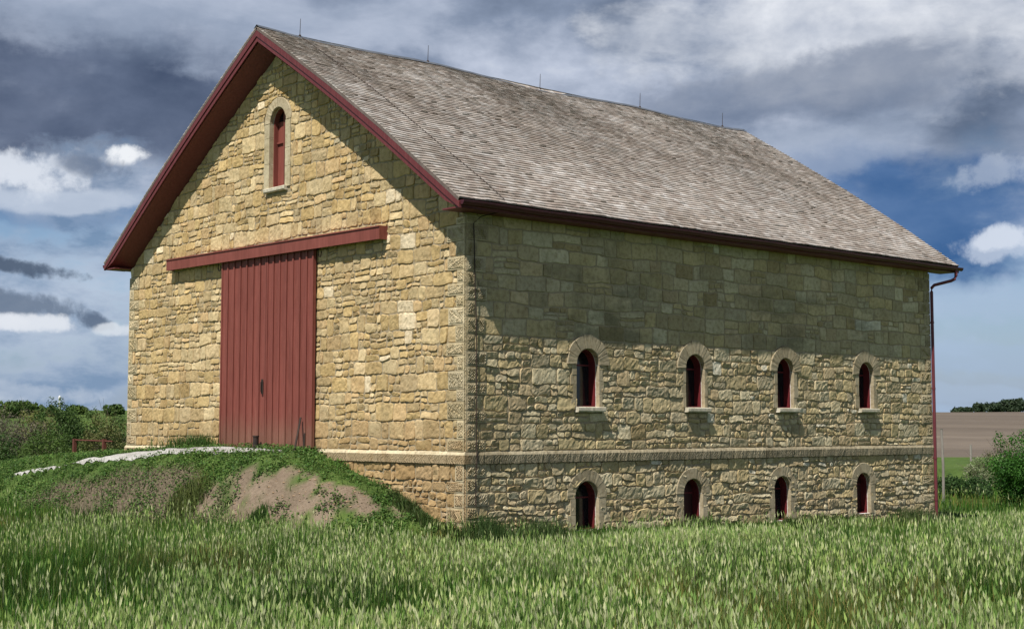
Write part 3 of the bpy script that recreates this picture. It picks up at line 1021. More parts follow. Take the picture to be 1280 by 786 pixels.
# ---- windows
def make_window(M, o, wall, style, seed):
    s, z0, zs, r = o
    rnd = random.Random(seed)
    # frame: arched casing, deep box, set back in the reveal
    fb = MB()
    d0, d1, t = -.10, -.36, .036
    outer = arch_pts(s, z0, zs, r - .004, 16); inner = arch_pts(s, z0 + t, zs, r - t, 16)
    inner[0] = (s - r + t, z0 + t); inner[1] = (s + r - t, z0 + t)
    n_ = len(outer)
    vo = [M(p[0], p[1], d0) for p in outer] + [M(p[0], p[1], d0) for p in inner] + [M(p[0], p[1], d1) for p in outer] + [M(p[0], p[1], d1) for p in inner]
    fs = []
    for i in range(n_):
        j = (i + 1) % n_
        fs += [(i, j, n_ + j, n_ + i), (n_ + i, n_ + j, 3 * n_ + j, 3 * n_ + i), (i, j, 2 * n_ + j, 2 * n_ + i), (2 * n_ + i, 2 * n_ + j, 3 * n_ + j, 3 * n_ + i)]
    fb.add(vo, fs)
    if style == 'gable':
        fb.box((s - .028, z0 + t, -.27), (s + .028, zs + r - t - .01, -.18), M=M)
        fb.box((s - r + t, z0 + t, -.262), (s - .03, zs + .06, -.235), M=M)
        fb.box((s - r + t, zs - .55, -.268), (s + r - t, zs - .50, -.19), M=M)
    else:
        fb.box((s - r + t, zs - .02, -.325), (s + r - t, zs + .02, -.30), M=M)
    win = sub(fb.build('window', M_DOOR if style == 'gable' else M_FRAME), wall)
    gb = MB()
    gp = arch_pts(s, z0 + t * .5, zs, r - t * .5, 16)
    dg = -.245 if style == 'gable' else -.31
    k = len(gp)
    gb.add([M(p[0], p[1], dg) for p in gp] + [M(p[0], p[1], dg - .008) for p in gp],
           [tuple(range(k)), tuple(range(2 * k - 1, k - 1, -1))] + [(i, (i + 1) % k, k + (i + 1) % k, k + i) for i in range(k)])
    if style == 'board' and seed % 2:
        sub(gb.build('shutter', M_BOARD), win)
    else:
        sub(gb.build('pane', M_GLASS), win)
    # sill
    sb = MB()
    if style != 'board':
        dp = .17 if style == 'upper' else .12
        x0, x1 = (s - r - .04, s + r + .10) if style == 'upper' else (s - r - .16, s + r + .10)
        a0, a1 = z0 - .12, z0 + .004
        nx = 12
        vs = []
        for kx in range(nx + 1):
            xx = x0 + (x1 - x0) * kx / nx
            j1, j2 = (.012 * mnoise.noise(Vector((xx * 9, q_, seed))) for q_ in (0, 5))
            for (zz_, dd) in ((a0 + j2, -.02), (a0 + j2, dp + j1 - .02), (a0 + .03, dp + j1), (a1 - .02, dp + j1), (a1 + j2 * .3, dp - .02 + j1), (a1 + .012, -.30)):
                vs.append(M(min(max(xx, s - r + .002), s + r - .002) if dd < -.1 else xx, zz_, dd))
        sb.add(vs, [(kx * 6 + j, (kx + 1) * 6 + j, (kx + 1) * 6 + j + 1, kx * 6 + j + 1) for kx in range(nx) for j in range(5)], (.56, .52, .42))
        sb.add(vs, [tuple(range(6)), tuple(nx * 6 + j for j in range(5, -1, -1))], (.62, .58, .48))
        sub(sb.build('sill', M_DRESS), win)
    # voussoirs of the round arch (and dressed jambs on the gable window)
    vb = MB()
    R1 = {'upper': r + .33, 'board': r + .29, 'gable': r + .27}[style]
    nv = {'upper': 7, 'board': 5, 'gable': 2}[style]
    pr = .062 if style != 'gable' else .04
    if style == 'board': pr = .042
    for q_ in range(nv):
        a0, a1 = math.pi * q_ / nv + .010, math.pi * (q_ + 1) / nv - .010
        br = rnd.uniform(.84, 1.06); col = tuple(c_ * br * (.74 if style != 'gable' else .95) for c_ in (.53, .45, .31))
        rr_ = R1 + (.03 if (style == 'upper' and q_ == nv // 2) else 0) + rnd.uniform(-.015, .015)
        pp = pr + rnd.uniform(-.005, .005)
        m_ = 6 if nv > 2 else 14
        vs, fs = [], []
        for k_ in range(m_ + 1):
            a = a0 + (a1 - a0) * k_ / m_
            ca, sa = math.cos(a), math.sin(a)
            bev = .012
            for (rad_, dd) in ((r - .006, -.085), (r - .006, pp - bev), (r + bev, pp), (rr_ - bev, pp), (rr_, pp - bev), (rr_, -.01)):
                vs.append(M(s + ca * rad_, zs + sa * rad_, dd + (.012 * mnoise.noise(Vector((a * 9, rad_ * 9, seed))) if dd > 0 else 0)))
        for k_ in range(m_):
            for j in range(5): fs.append((k_ * 6 + j, (k_ + 1) * 6 + j, (k_ + 1) * 6 + j + 1, k_ * 6 + j + 1))
        fs += [tuple(range(6)), tuple(m_ * 6 + j for j in range(5, -1, -1))]
        vb.add(vs, fs, col)
    if style == 'gable':
        for sg in (-1, 1):
            z = z0 - .02
            while z < zs - .02:
                h = min(rnd.uniform(.5, .75), zs - .005 - z)
                if zs - z - h < .25: h = zs - .005 - z
                br = rnd.uniform(.85, 1.06)
                wd = .25
                a, b_ = s + sg * (r - .004), s + sg * (r + wd)
                vb.box((min(a, b_), z, -.1), (max(a, b_), z + h - .01, .038), tuple(c_ * br for c_ in (.53, .46, .32)), M=M)
                z += h
    else:
        for sg in (-1, 1):   # dressed springer/jamb blocks
            z = zs - .012
            while z > z0 + .03:
                h = rnd.uniform(.22, .40); wd = rnd.uniform(.09, .20) if style == 'upper' else rnd.uniform(.10, .28)
                h = min(h, z - z0 - .004)
                if z - h - z0 < .14: h = z - z0 - .004
                a, b_ = s + sg * (r - .004), s + sg * (r + wd)
                br = rnd.uniform(.85, 1.08)
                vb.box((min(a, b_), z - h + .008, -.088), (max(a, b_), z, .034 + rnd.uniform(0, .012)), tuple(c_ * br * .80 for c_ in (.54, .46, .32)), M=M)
                z -= h
    sub(vb.build('arch_surround', M_DRESS), win)
    return win


for i, o in enumerate(UP): make_window(MX, o, side, 'upper', 40 + i)
for i, o in enumerate(LOW): make_window(MX, o, side, 'board', 50 + i)
make_window(MY, GW[0], gable, 'gable', 60)

# ---- sliding doors, track cover
DX0, DX1, DZ0, DZ1 = -10.62, -5.98, 1.38, 6.62
mid = -8.24


def leaf(x0, x1, seed):
    mb = MB(); rnd = random.Random(seed)
    mb.box((x0, DZ0, .075), (x1, DZ1, .115), M=MY)
    nb_ = 7
    for k in range(nb_):
        a = x0 + (x1 - x0) * k / nb_; b_ = x0 + (x1 - x0) * (k + 1) / nb_
        lo = DZ0 - .02 + rnd.uniform(-.015, .02)
        mb.box((a + .006, lo, .118), (b_ - .006, DZ1 - .002, .138 + rnd.uniform(-.003, .003)), M=MY)
        if k: mb.box((a - .028, lo + .02, .143), (a + .028, DZ1 - .01, .168), M=MY)
    mb.box((x0 + .002, DZ0 - .01, .143), (x0 + .06, DZ1 - .01, .166), M=MY)
    mb.box((x1 - .06, DZ0 - .01, .143), (x1 - .002, DZ1 - .01, .166), M=MY)
    return mb


d1 = under(leaf(DX0, mid - .008, 1).build('sliding_door', M_DOOR))
d2 = under(leaf(mid + .008, DX1, 2).build('sliding_door', M_DOOR))
hb = MB()
hb.tube([MY(mid - .14, 2.85, .17), MY(mid - .14, 2.87, .21), MY(mid - .14, 3.12, .21), MY(mid - .14, 3.15, .17)], .014, 8)
hb.box((mid - .19, 2.80, .166), (mid - .09, 3.20, .174), M=MY)
sub(hb.build('handle', M_IRON), d1)
tb = MB()
HX0, HX1 = -13.68, -2.98
HZ0, HZ1 = 6.88, 6.80
def hdr(x, z, d):
    f = (x - HX0) / (HX1 - HX0)
    return (x, -d, z + HZ0 + (HZ1 - HZ0) * f)
tb.box((HX0, -.30, .235), (HX1, 0.0, .262), M=hdr)        # face board
tb.box((HX0, .002, -.005), (HX1, .035, .285), M=hdr)      # sloping cap
tb.box((HX0, -.30, .0), (HX0 + .03, .0, .233), M=hdr)
tb.box((HX1 - .03, -.30, .0), (HX1, .0, .233), M=hdr)
tr = under(tb.build('door_track_cover', M_DOOR))
for xx in (-10.78, -5.72):
    hk = MB()
    pts = [hdr(xx + .07 * math.sin(a), -.42 - .09 * math.cos(a), .14) for a in np.linspace(-2.2, 2.2, 12)]
    hk.tube(pts, .016, 6)
    hk.tube([hdr(xx - .055, -.36, .14), hdr(xx - .055, -.06, .14)], .014, 6)
    sub(hk.build('track_hook', M_IRON), tr)

# ---- roof: shingles laid course by course
rb = MB()
NC = 72
SL = math.hypot(RUN, Z_RIDGE - Z_EAVE)
y0r, y1r = -G - .03, L + G2
SHC = [(.335, .30, .275), (.37, .34, .315), (.41, .385, .365), (.31, .27, .245), (.46, .44, .425), (.35, .315, .285), (.40, .37, .345)]


def roof_pt(side_, t, y, n_=0.0):
    x = XR + side_ * RUNS[side_] * (1 - t)
    z = roof_z(x, y) if t <= 1 else Z_RIDGE
    nx_, nz_ = .546 * side_, .838
    wv = .006 * math.sin(y * 2.1 + t * 9) + .004 * math.sin(y * 5.3 - t * 23)
    return (x + nx_ * (n_ + wv), y, z + nz_ * (n_ + wv))


for side_ in (1, -1):
    rnd = random.Random(77 + side_)
    for cidx in range(NC):
        t0, t1 = cidx / NC, (cidx + 1) / NC
        y = y0r
        band = rnd.uniform(.93, 1.07)
        while y < y1r:
            wv_ = rnd.uniform(.10, .26) if side_ > 0 else rnd.uniform(.3, .5)
            e_ = min(y + wv_, y1r)
            if y1r - e_ < .06: e_ = y1r
            jt = rnd.uniform(-.006, .007) / SL
            th = rnd.uniform(.034, .044) if rnd.random() > .03 else .056
            tb_, tt_ = t0 + jt, t1 + .03 / SL
            hi = .008
            g = .003
            patch = .85 + .3 * (mnoise.noise(Vector((y * .25, t0 * 3.2, 2.0))) * .5 + .5)
            br = rnd.uniform(.84, 1.18) * band * patch * 1.04
            col = tuple(min(.75, q * br) for q in rnd.choice(SHC))
            v_ = [roof_pt(side_, tb_, y + g, th), roof_pt(side_, tb_, e_ - g, th), roof_pt(side_, tt_, e_ - g, hi), roof_pt(side_, tt_, y + g, hi),
                  roof_pt(side_, tb_, y + g, 0), roof_pt(side_, tb_, e_ - g, 0), roof_pt(side_, tt_, e_ - g, 0), roof_pt(side_, tt_, y + g, 0)]
            rb.add(v_, [(0, 1, 2, 3), (4, 5, 1, 0), (5, 6, 2, 1), (7, 4, 0, 3)], col, 0)
            y = e_
# solid deck under the shingles
for side_ in (1, -1):
    nT, nY = 12, 40
    for lay, off in ((0, -.002), (1, -.07)):
        vs = [roof_pt(side_, i / nT, y0r + (y1r - y0r) * j / nY, off) for i in range(nT + 1) for j in range(nY + 1)]
        rb.add(vs, [(i * (nY + 1) + j, i * (nY + 1) + j + 1, (i + 1) * (nY + 1) + j + 1, (i + 1) * (nY + 1) + j) for i in range(nT) for j in range(nY)], (.3, .25, .22), 0)
    for yy in (y0r + .002, y1r - .002):
        vs = [roof_pt(side_, i / nT, yy, o_) for i in range(nT + 1) for o_ in (-.07, 0)]
        rb.add(vs, [(2 * i, 2 * i + 2, 2 * i + 3, 2 * i + 1) for i in range(nT)], (.16, .13, .12), 0)
roof = under(rb.build('roof', [M_SHING], fix=False))
# ridge cap
cb = MB()
nY = 60
vs = []
for j in range(nY + 1):
    y = y0r + (y1r - y0r) * j / nY
    for side_, t in ((1, .988), (1, 1.0), (-1, .988)):
        x, yy, z = roof_pt(side_, t, y, .05 + .006 * mnoise.noise(Vector((y * 3, side_, 0))))
        if t == 1.0: x = XR; z += .03
        vs.append((x, yy, z))
cb.add(vs, [(3 * j + q_, 3 * j + 3 + q_, 3 * j + 4 + q_, 3 * j + 1 + q_) for j in range(nY) for q_ in (0, 1)])
sub(cb.build('ridge_cap', paint_mat('grey_flashing', (.07, .08, .10), (.14, .15, .17), .5, streak=False)), roof)
# rake boards with cove soffit, front and rear
for yo, yw, sg in ((-G, 0.05, 1), (L + G2 - .02, L - .05, -1)):
    for side_ in (1, -1):
        n_ = 16
        mb = MB(); vs = []
        for i in range(n_ + 1):
            x = XR + side_ * RUNS[side_] * (1 - i / n_)
            z = roof_z(x, yo)
            for (dz_, dy_) in ((.055, -.025), (.22, -.025), (.22, -.0), (.36, -.0), (.36, .04), (.055, .04)):
                vs.append((x, yo + sg * dy_, max(z - dz_ - .03, 6.83)))
        mb.add(vs, [(i * 6 + j, i * 6 + (j + 1) % 6, (i + 1) * 6 + (j + 1) % 6, (i + 1) * 6 + j) for i in range(n_) for j in range(6)])
        mb.add(vs, [tuple(range(6)), tuple(n_ * 6 + j for j in range(6))])
        rk = sub(mb.build('rake_board', M_TRIM), roof)
        mb = MB(); vs = []
        prof = []
        for q_ in range(7):
            a = q_ / 6
            prof.append((a, .40 + .25 * (1 - math.cos(a * math.pi / 2)) ** 1.0 + .02 * math.sin(a * math.pi)))
        for i in range(n_ + 1):
            x = XR + side_ * RUNS[side_] * (1 - i / n_)
            z = roof_z(x, 0)
            for (a, dz_) in prof:
                vs.append((x, yo + sg * .04 + (yw - yo - sg * .04) * a, max(z - dz_, 6.842)))
        K = len(prof)
        mb.add(vs, [(i * K + j, i * K + j + 1, (i + 1) * K + j + 1, (i + 1) * K + j) for i in range(n_) for j in range(K - 1)])
        sub(mb.build('soffit', M_TRIM, smooth=True), roof)
# eave boards and gutters
for side_ in (1, -1):
    xo = XR + side_ * RUNS[side_]
    wl_x = 0 if side_ > 0 else -W
    mb = MB()
    xa, xb = sorted((xo - side_ * .05, xo - side_ * .015))
    mb.box((xa, -G + .02, 6.87), (xb, L + G2 - .04, 7.0))
    mb.box((min(wl_x - side_ * .1, xo - side_ * .052), -G + .02, 6.845), (max(wl_x - side_ * .1, xo - side_ * .052), L + G2 - .04, 6.88))
    sub(mb.build('eave_board', M_TRIM), roof)
    mb = MB(); vs = []; n_ = 10; nY = 30
    for j in range(nY + 1):
        y = -G - .0 + (L + G + G2 + .06) * j / nY
        dz_ = -.02 * j / nY + .008 * math.sin(j * 1.3)
        for k_ in range(n_ + 1):
            a = math.pi + math.pi * k_ / n_
            vs.append((xo + side_ * (.062 + .075 * math.cos(a)), y, 7.005 + .105 * math.sin(a) + dz_))
        for k_ in range(n_, -1, -1):
            a = math.pi + math.pi * k_ / n_
            vs.append((xo + side_ * (.062 + .066 * math.cos(a)), y, 7.005 + .096 * math.sin(a) + dz_))
    K = 2 * (n_ + 1)
    mb.add(vs, [(j * K + k_, j * K + (k_ + 1) % K, (j + 1) * K + (k_ + 1) % K, (j + 1) * K + k_) for j in range(nY) for k_ in range(K)])
    for j in (0, nY):
        mb.add([vs[j * K + k_] for k_ in range(n_ + 1)], [tuple(range(n_ + 1))])
    gt = sub(mb.build('gutter', M_GUTTER, smooth=False), roof)
# downspout
mb = MB()
dpy = L + .02
mb.tube([(E + .062, L + .62, 6.92), (E + .062, L + .62, 6.72), (E + .04, L + .58, 6.62), (E - .04, L + .50, 6.56), (.16, dpy + .06, 6.42), (.10, dpy, 6.33), (.095, dpy, 6.2),
         (.095, dpy, 3.5), (.095, dpy, 0), (.095, dpy, -1.0)], .052, 10)
for z in (5.2, 3.1, .9, -.4):
    mb.tube([(.095, dpy, z), (.095, dpy, z + .05)], .062, 10)
under(mb.build('downspout', M_PIPE, smooth=False))
# lightning rods along the ridge, each with its small foot
for (px, yy) in ((0, .75), (1, 5.31), (2, 9.91), (3, 14.6), (4, 18.97)):
    mb = MB()
    z = roof_z(XR, yy) + .08
    mb.tube([(XR, yy, z - .04), (XR, yy, z + .02)], [.05, .03], 8)
    mb.tube([(XR, yy, z), (XR + .01, yy + .01, z + .48)], [.011, .007], 6)
    sub(mb.build('lightning_rod', M_IRON), roof)
# cable down the roof and the corner
mb = MB()
pts = [roof_pt(1, t, .75 + .02 * math.sin(t * 14), .055) for t in np.linspace(.995, .01, 40)]
mb.tube(pts, .008, 6)
pts = [(E - .1, .62, 6.86), (.20, .30, 6.76), (.10, .16, 6.6), (.085, .19, 6.2), (.085, .22, 5.2), (.08, .26, 4.4), (.085, .27, 3.2), (.085, .27, 1.5), (.11, .27, 1.2), (.085, .26, .9), (.085, .25, .1)]
mb.tube(pts, .013, 6)
under(mb.build('lightning_cable', M_IRON))
# dark interior floor so that no light leaks up through the openings
fb_ = MB(); fb_.box((-W + .45, .45, -1.7), (-.45, L - .45, -1.6))
under(fb_.build('floor', M_MORTAR))

# ------------------------------------------------------------------ things around the barn
def post_mesh(x, y, z0, z1, r0, m, name, lean=(0, 0), parent=None):
    mb = MB()
    mb.tube([(x, y, z0), (x + lean[0] * .5, y + lean[1] * .5, (z0 + z1) / 2), (x + lean[0], y + lean[1], z1)], [r0, r0 * .96, r0 * .93], 10)
    return mb


gz = lambda x, y: float(ground_h(np.array(x), np.array(y)))
# stick leaning against the right-hand door leaf
mb = MB()
z = gz(-5.75, -.75)
mb.tube([(-6.12, -.62, z - .05), (-6.25, -.42, z + .45), (-6.42, -.21, z + .93)], [.030, .028, .026], 7)
props(mb.build('leaning_stick', M_IRON), 'dark wooden stick leaning on the right edge of the red doors', 'stick')
mb = MB()
mb.tube([(-5.98, -.40, gz(-5.98, -.4) - .1), (-5.99, -.38, gz(-5.98, -.4) + .22), (-6.0, -.36, gz(-5.98, -.4) + .50)], [.026, .028, .022], 7)
props(mb.build('iron_stake', M_IRON), 'short dark stake standing at the lower right corner of the red doors', 'stake')
mb = MB()
mb.tube([(-8.42, -.32, gz(-8.42, -.32) - .12), (-8.42, -.32, gz(-8.42, -.32) + .36)], .075, 12)
mb.tube([(-8.42, -.32, gz(-8.42, -.32) + .33), (-8.42, -.32, gz(-8.42, -.32) + .37)], .088, 12)
props(mb.build('door_stop_post', M_IRON), 'short dark round post in front of the middle of the red doors', 'post')


def at(px, D_, z=None):
    """ground point at a bearing (photo column) and a distance"""
    a, _ = px2ae(px, 520)
    a = math.radians(a)
    x, y = CAM.x - D_ * math.sin(a), CAM.y + D_ * math.cos(a)
    return x, y, gz(x, y) if z is None else z


# low red rail at the left
fr = None
p1, p2, p3 = at(94, 47.5), at(131, 46.0), at(141, 45.6)
fx, fy = (p1[0] + p2[0]) / 2, (p1[1] + p2[1]) / 2
fr = empty('rail_fence', (fx, fy, 0))
props(fr, 'low red rail on two posts in the grass left of the barn', 'fence')
def loc(p): return (p[0] - fx, p[1] - fy, p[2])
ztop = 1.915 - (548 - 533) / 1796.8 * 47
for p in (p1, p2):
    mb = MB(); a = loc(p)
    mb.box((a[0] - .05, a[1] - .05, a[2] - .3), (a[0] + .05, a[1] + .05, ztop + .02))
    mb.build('post', M_RAIL, fr)
mb = MB()
a, b_ = loc(p1), loc(p3)
mb.tube([(a[0], a[1], ztop - .02), (b_[0], b_[1], ztop - .05)], .022, 8)
mb.build('rail', M_RAIL, fr)

# wooden pole at the right
x, y, z = at(1177, 62)
mb = MB(); mb.tube([(x, y, z - .3), (x + .02, y, z + 1.5), (x - .03, y, z + 3.0)], [.058, .055, .05], 10)
mb.tube([(x - .03, y, z + 3.0), (x - .03, y, z + 3.02)], [.062, .062], 10)
props(mb.build('wooden_pole', M_POLE), 'grey wooden pole standing in the meadow right of the barn', 'pole')
# small post far off
x, y, z = at(1212.5, 120)
mb = MB(); mb.tube([(x, y, z - .3), (x, y, z + 1.3)], [.10, .09], 8)
props(mb.build('fence_post', M_POLE), 'short dark post at the edge of the far green strip', 'post')
# white water tower on the left skyline
x, y, z = at(74, 900, 0)
tw = empty('water_tower', (x, y, gz(x, y))); props(tw, 'tiny white water tower on the skyline above the left bushes', 'tower')
zb = 10 - gz(x, y)
mb = MB()
prof = [(0.2, 17.2), (1.2, 16.9), (2.2, 15.8), (2.6, 14.2), (2.2, 12.6), (1.1, 11.4), (.9, 10.8)]
K = 16
vs = [(r_ * math.cos(2 * math.pi * k / K), r_ * math.sin(2 * math.pi * k / K), zz + zb - 3.5) for r_, zz in [(a_ * .30, 10.5 + (b_ - 10.8) * .55) for a_, b_ in prof] for k in range(K)]
mb.add(vs, [(i * K + k, i * K + (k + 1) % K, (i + 1) * K + (k + 1) % K, (i + 1) * K + k) for i in range(len(prof) - 1) for k in range(K)])
mb.build('tank', M_WHITE, tw, smooth=True)
mb = MB(); mb.tube([(0, 0, -1), (0, 0, 7.3 + zb)], [.8, .5], 12); mb.build('column', M_WHITE, tw)


# ------------------------------------------------------------------ foliage
def rot_quads(C, size, nrm, asp=1.6, seed=0, curl=.0):
    """leaf-shaped quads (kite) at C with half-length size along random axes roughly facing nrm"""
    rg = np.random.default_rng(seed)
    n = len(C)
    N = nrm / np.linalg.norm(nrm, axis=1, keepdims=True)
    r = rg.normal(size=(n, 3))
    U = np.cross(N, r); U /= np.linalg.norm(U, axis=1, keepdims=True) + 1e-9
    V = np.cross(N, U)
    s = size[:, None]
    return np.stack([C - U * s, C + V * s / asp, C + U * s, C - V * s / asp], 1)


def crown_points(rg, clusters, n, shell=.55):
    cl = np.array(clusters, float)      # x,y,z,rx,ry,rz
    wgt = (cl[:, 3] * cl[:, 4] * cl[:, 5]) ** (2 / 3); wgt /= wgt.sum()
    k = rg.choice(len(cl), n, p=wgt)
    d = rg.normal(size=(n, 3)); d /= np.linalg.norm(d, axis=1, keepdims=True)
    rad = (shell + (1 - shell) * rg.random(n) ** .7) * (1 + .12 * rg.normal(size=n))
    rad = np.clip(rad, .2, 1.25)
    return cl[k, :3] + d * cl[k, 3:] * rad[:, None], d, k


def shrub(name, label, cat, x, y, hgt, wid, n, leaf_s, pal, seed, group=None, trunk=.0, bare_=0.0, ncl=16, stems=6, sink=.2, flat=1.0):
    rg = np.random.default_rng(seed)
    z = gz(x, y)
    root = empty(name, (x, y, z))
    props(root, label, cat, group)
    cl = []
    for i in range(ncl):
        a = rg.random() * 2 * math.pi; q = rg.random() ** .6
        zz = trunk * hgt + (hgt * (1 - trunk)) * (.12 + .80 * rg.random() * (1 - .45 * q * q))
        f = math.sqrt(max(.1, 1 - ((zz / hgt - .45) / .62) ** 2))
        cr = wid * rg.uniform(.14, .26)
        cl.append((math.cos(a) * q * (wid / 2 - cr * .6) * f, math.sin(a) * q * (wid / 2 - cr * .6) * f * flat, min(zz, hgt - cr * .6), cr, cr, cr * rg.uniform(.7, 1.0)))
    for i in range(ncl):                  # small outliers: an uneven outline
        a = rg.random() * 2 * math.pi; q = rg.uniform(.6, 1.0)
        zz = trunk * hgt + hgt * (1 - trunk) * rg.uniform(.25, 1.0)
        f = math.sqrt(max(.08, 1 - ((zz / hgt - .45) / .60) ** 2))
        cr = wid * rg.uniform(.05, .10)
        cl.append((math.cos(a) * q * wid / 2 * f, math.sin(a) * q * wid / 2 * f * flat, zz, cr, cr, cr * 1.3))
    # stems first
    mb = MB()
    for k in range(stems):
        c_ = cl[k % len(cl)]
        b0 = Vector((rg.normal() * .04 * wid, rg.normal() * .04 * wid, -sink))
        e_ = Vector(c_[:3])
        mid_ = b0.lerp(e_, .5) + Vector((rg.normal() * .05 * wid, rg.normal() * .05 * wid, .08 * hgt))
        r0 = .02 * hgt * (1.6 if trunk > 0 else .8)
        mb.tube([b0, mid_, e_], [r0, r0 * .6, r0 * .2], 6)
        for q in range(3):
            e2 = Vector(cl[(k * 3 + q + 5) % len(cl)][:3])
            mb.tube([mid_.lerp(e_, .2 + .2 * q), mid_.lerp(e2, .6), e2], [r0 * .4, r0 * .25, r0 * .1], 5, cap=False)
    if bare_ > 0:
        for q in range(int(160 * bare_)):
            c_ = cl[rg.integers(len(cl))]
            a = Vector(c_[:3]) * .75
            e_ = Vector(c_[:3]) + Vector(rg.normal(size=3)) * c_[3] * 1.0 + Vector((0, 0, c_[3] * .5))
            mb.tube([a, a.lerp(e_, .5) + Vector(rg.normal(size=3)) * .05, e_], [.012, .009, .005], 3, cap=False)
    mb.build('trunk', M_BARK, root)
    C, d, k = crown_points(rg, cl, n)
    nr_ = d + rg.normal(size=(n, 3)) * .6 + np.array([0, 0, .35])
    sz = leaf_s * rg.uniform(.6, 1.3, n)
    C[:, 2] = np.maximum(C[:, 2], .02)
    Q = rot_quads(C, sz, nr_, 1.7, seed)
    pal_ = np.array(pal, float)
    cc = pal_[rg.integers(len(pal_), size=len(cl))][k] * .6 + pal_[rg.integers(len(pal_), size=n)] * .4
    cc = cc * rg.uniform(.7, 1.3, (n, 1))
    quads_mesh('crown', Q, cc, M_LEAF, root)
    return root


DG = [(.055, .105, .024), (.075, .135, .030), (.038, .078, .018)]
OL = [(.150, .165, .050), (.115, .140, .038), (.175, .170, .070)]
GRY = [(.135, .120, .085), (.105, .100, .065), (.16, .14, .10)]
MG = [(.080, .135, .028), (.110, .165, .036), (.060, .105, .024)]
# bushes at the left
LB = [(-12, 92, 3.9, 4.6, GRY, .9, 'grey brown thicket at the far left edge with few leaves', 4500),
      (22, 84, 3.5, 3.6, GRY, .7, 'thin greyish shrub near the left edge in front of the thicket', 4200),
      (48, 88, 4.1, 3.4, OL, .2, 'olive green bush between the grey shrub and the dark round bush', 6500),
      (78, 82, 4.35, 3.7, DG, .1, 'dark green bush under the water tower, tallest of the left bushes', 9000),
      (108, 86, 3.9, 3.4, MG, .1, 'mid green bush right of the dark bush, behind the red rail', 7500),
      (134, 80, 3.5, 3.0, OL, .5, 'brownish olive bush with twiggy top between the rail and the barn', 6000),
      (152, 86, 3.6, 3.2, DG, .3, 'dark bush touching the left corner of the barn', 6500),
      (5, 78, 2.2, 3.2, DG, .2, 'low dark bush at the foot of the grey thicket', 5000),
      (60, 76, 2.1, 3.0, MG, .0, 'low green bush at the foot of the dark bush', 5000)]
for i, (px, D_, hh, ww, pal, br_, lb, nn_) in enumerate(LB):
    x, y, z = at(px, D_)
    shrub('bush', lb, 'bush', x, y, hh - (.25 if hh > 3 else 0), ww, nn_, .062, pal, 100 + i, 'bushes behind the left bank', bare_=br_, ncl=20)
# a few outlying trees on the left skyline
for i, (px, D_, hh, ww) in enumerate([(8, 330, 3.6, 8), (32, 350, 3.2, 6), (56, 340, 2.2, 5), (96, 360, 1.8, 5), (142, 345, 2.4, 5)]):
    x, y, z = at(px, D_)
    shrub('skyline_tree', ['broad dark tree on the far left skyline', 'second small tree from the left on the skyline', 'small tree on the skyline left of the water tower', 'low tree on the skyline right of the water tower', 'small skyline tree just left of the barn corner'][i],
          'tree', x, y, hh, ww, 2600, .32, DG + MG, 130 + i, 'trees on the left skyline', trunk=.1, ncl=12, stems=4)
# right-hand side
x, y, z = at(1289, 60)
shrub('round_tree', 'dense dark green tree cut by the right edge of the view', 'tree', x, y, 3.05, 3.3, 26000, .045, [(.028, .100, .012), (.045, .140, .018), (.064, .170, .024)], 201, trunk=.02, ncl=34)
x, y, z = at(1252, 78)
shrub('olive_shrub', 'thin olive brown shrub left of and behind the dark green tree', 'shrub', x, y, 2.3, 2.6, 3000, .04, OL, 202, bare_=.7, ncl=16)
for i, (px, D_, hh, ww, lb) in enumerate([(1183, 66, .86, 1.8, 'low dark green hedge shrub beside the barn corner and pole'), (1204, 66.5, .84, 1.9, 'low dark green hedge shrub in the middle of the short row')]):
    x, y, z = at(px, D_)
    shrub('hedge_shrub', lb, 'shrub', x, y, hh, ww, 4200, .05, [(.030, .070, .016), (.042, .090, .022)], 210 + i, 'low hedge right of the barn', ncl=12)
x, y, z = at(1222, 66)
shrub('hedge_shrub', 'low hedge shrub at the right end of the short row', 'shrub', x, y, .60, 1.3, 2500, .05, [(.035, .075, .018), (.05, .10, .03)], 213, 'low hedge right of the barn', ncl=10)
x, y, z = at(1232, 76)
shrub('blossom_shrub', 'pale blossoming shrub between the hedge and the dark green tree', 'shrub', x, y, 1.6, 2.3, 3200, .05, [(.36, .38, .24), (.12, .16, .06), (.24, .27, .15)], 214, bare_=.3, ncl=12)
for i, (px, hh, ww) in enumerate([(1199, 1.3, 5.5), (1212, 1.4, 5.5), (1225, 3.0, 5.5), (1241, 3.2, 6.5), (1256, 3.7, 6.5), (1271, 4.1, 7), (1288, 4.2, 7.5)]):
    x, y, z = at(px, 462 + 6 * (i % 3))
    shrub('hilltop_tree', ['lowest dark tree at the left end of the hilltop row', 'second low tree from the left on the hilltop', 'round dark tree where the hilltop row gets taller', 'fourth tree from the left on the hilltop', 'fifth tree from the left on the hilltop', 'tall hilltop tree near the right edge', 'hilltop tree at the right edge of the view'][i],
          'tree', x, y, hh, ww, 2400, .34, [(.035, .060, .030), (.048, .075, .036)], 230 + i, 'trees on the hilltop', trunk=.05, ncl=12, stems=4)


def weed(name, label, x, y, hgt, wid, n, pal, seed, group=None):
    """upright leafy clump: curved blades from the ground"""
    rg = np.random.default_rng(seed)
    bx, by = x + rg.normal(size=n) * wid * .28, y + rg.normal(size=n) * wid * .28
    bz = ground_h(bx, by)
    V, C = blades(bx, by, bz, hgt * rg.uniform(.4, 1.1, n), .022 * np.ones(n), .5, pal, rg)
    o = quads_mesh(name, V - np.array([x, y, gz(x, y)]), C, M_GRASS)
    o.location = (x, y, gz(x, y))
    return props(o, label, 'weeds', group)


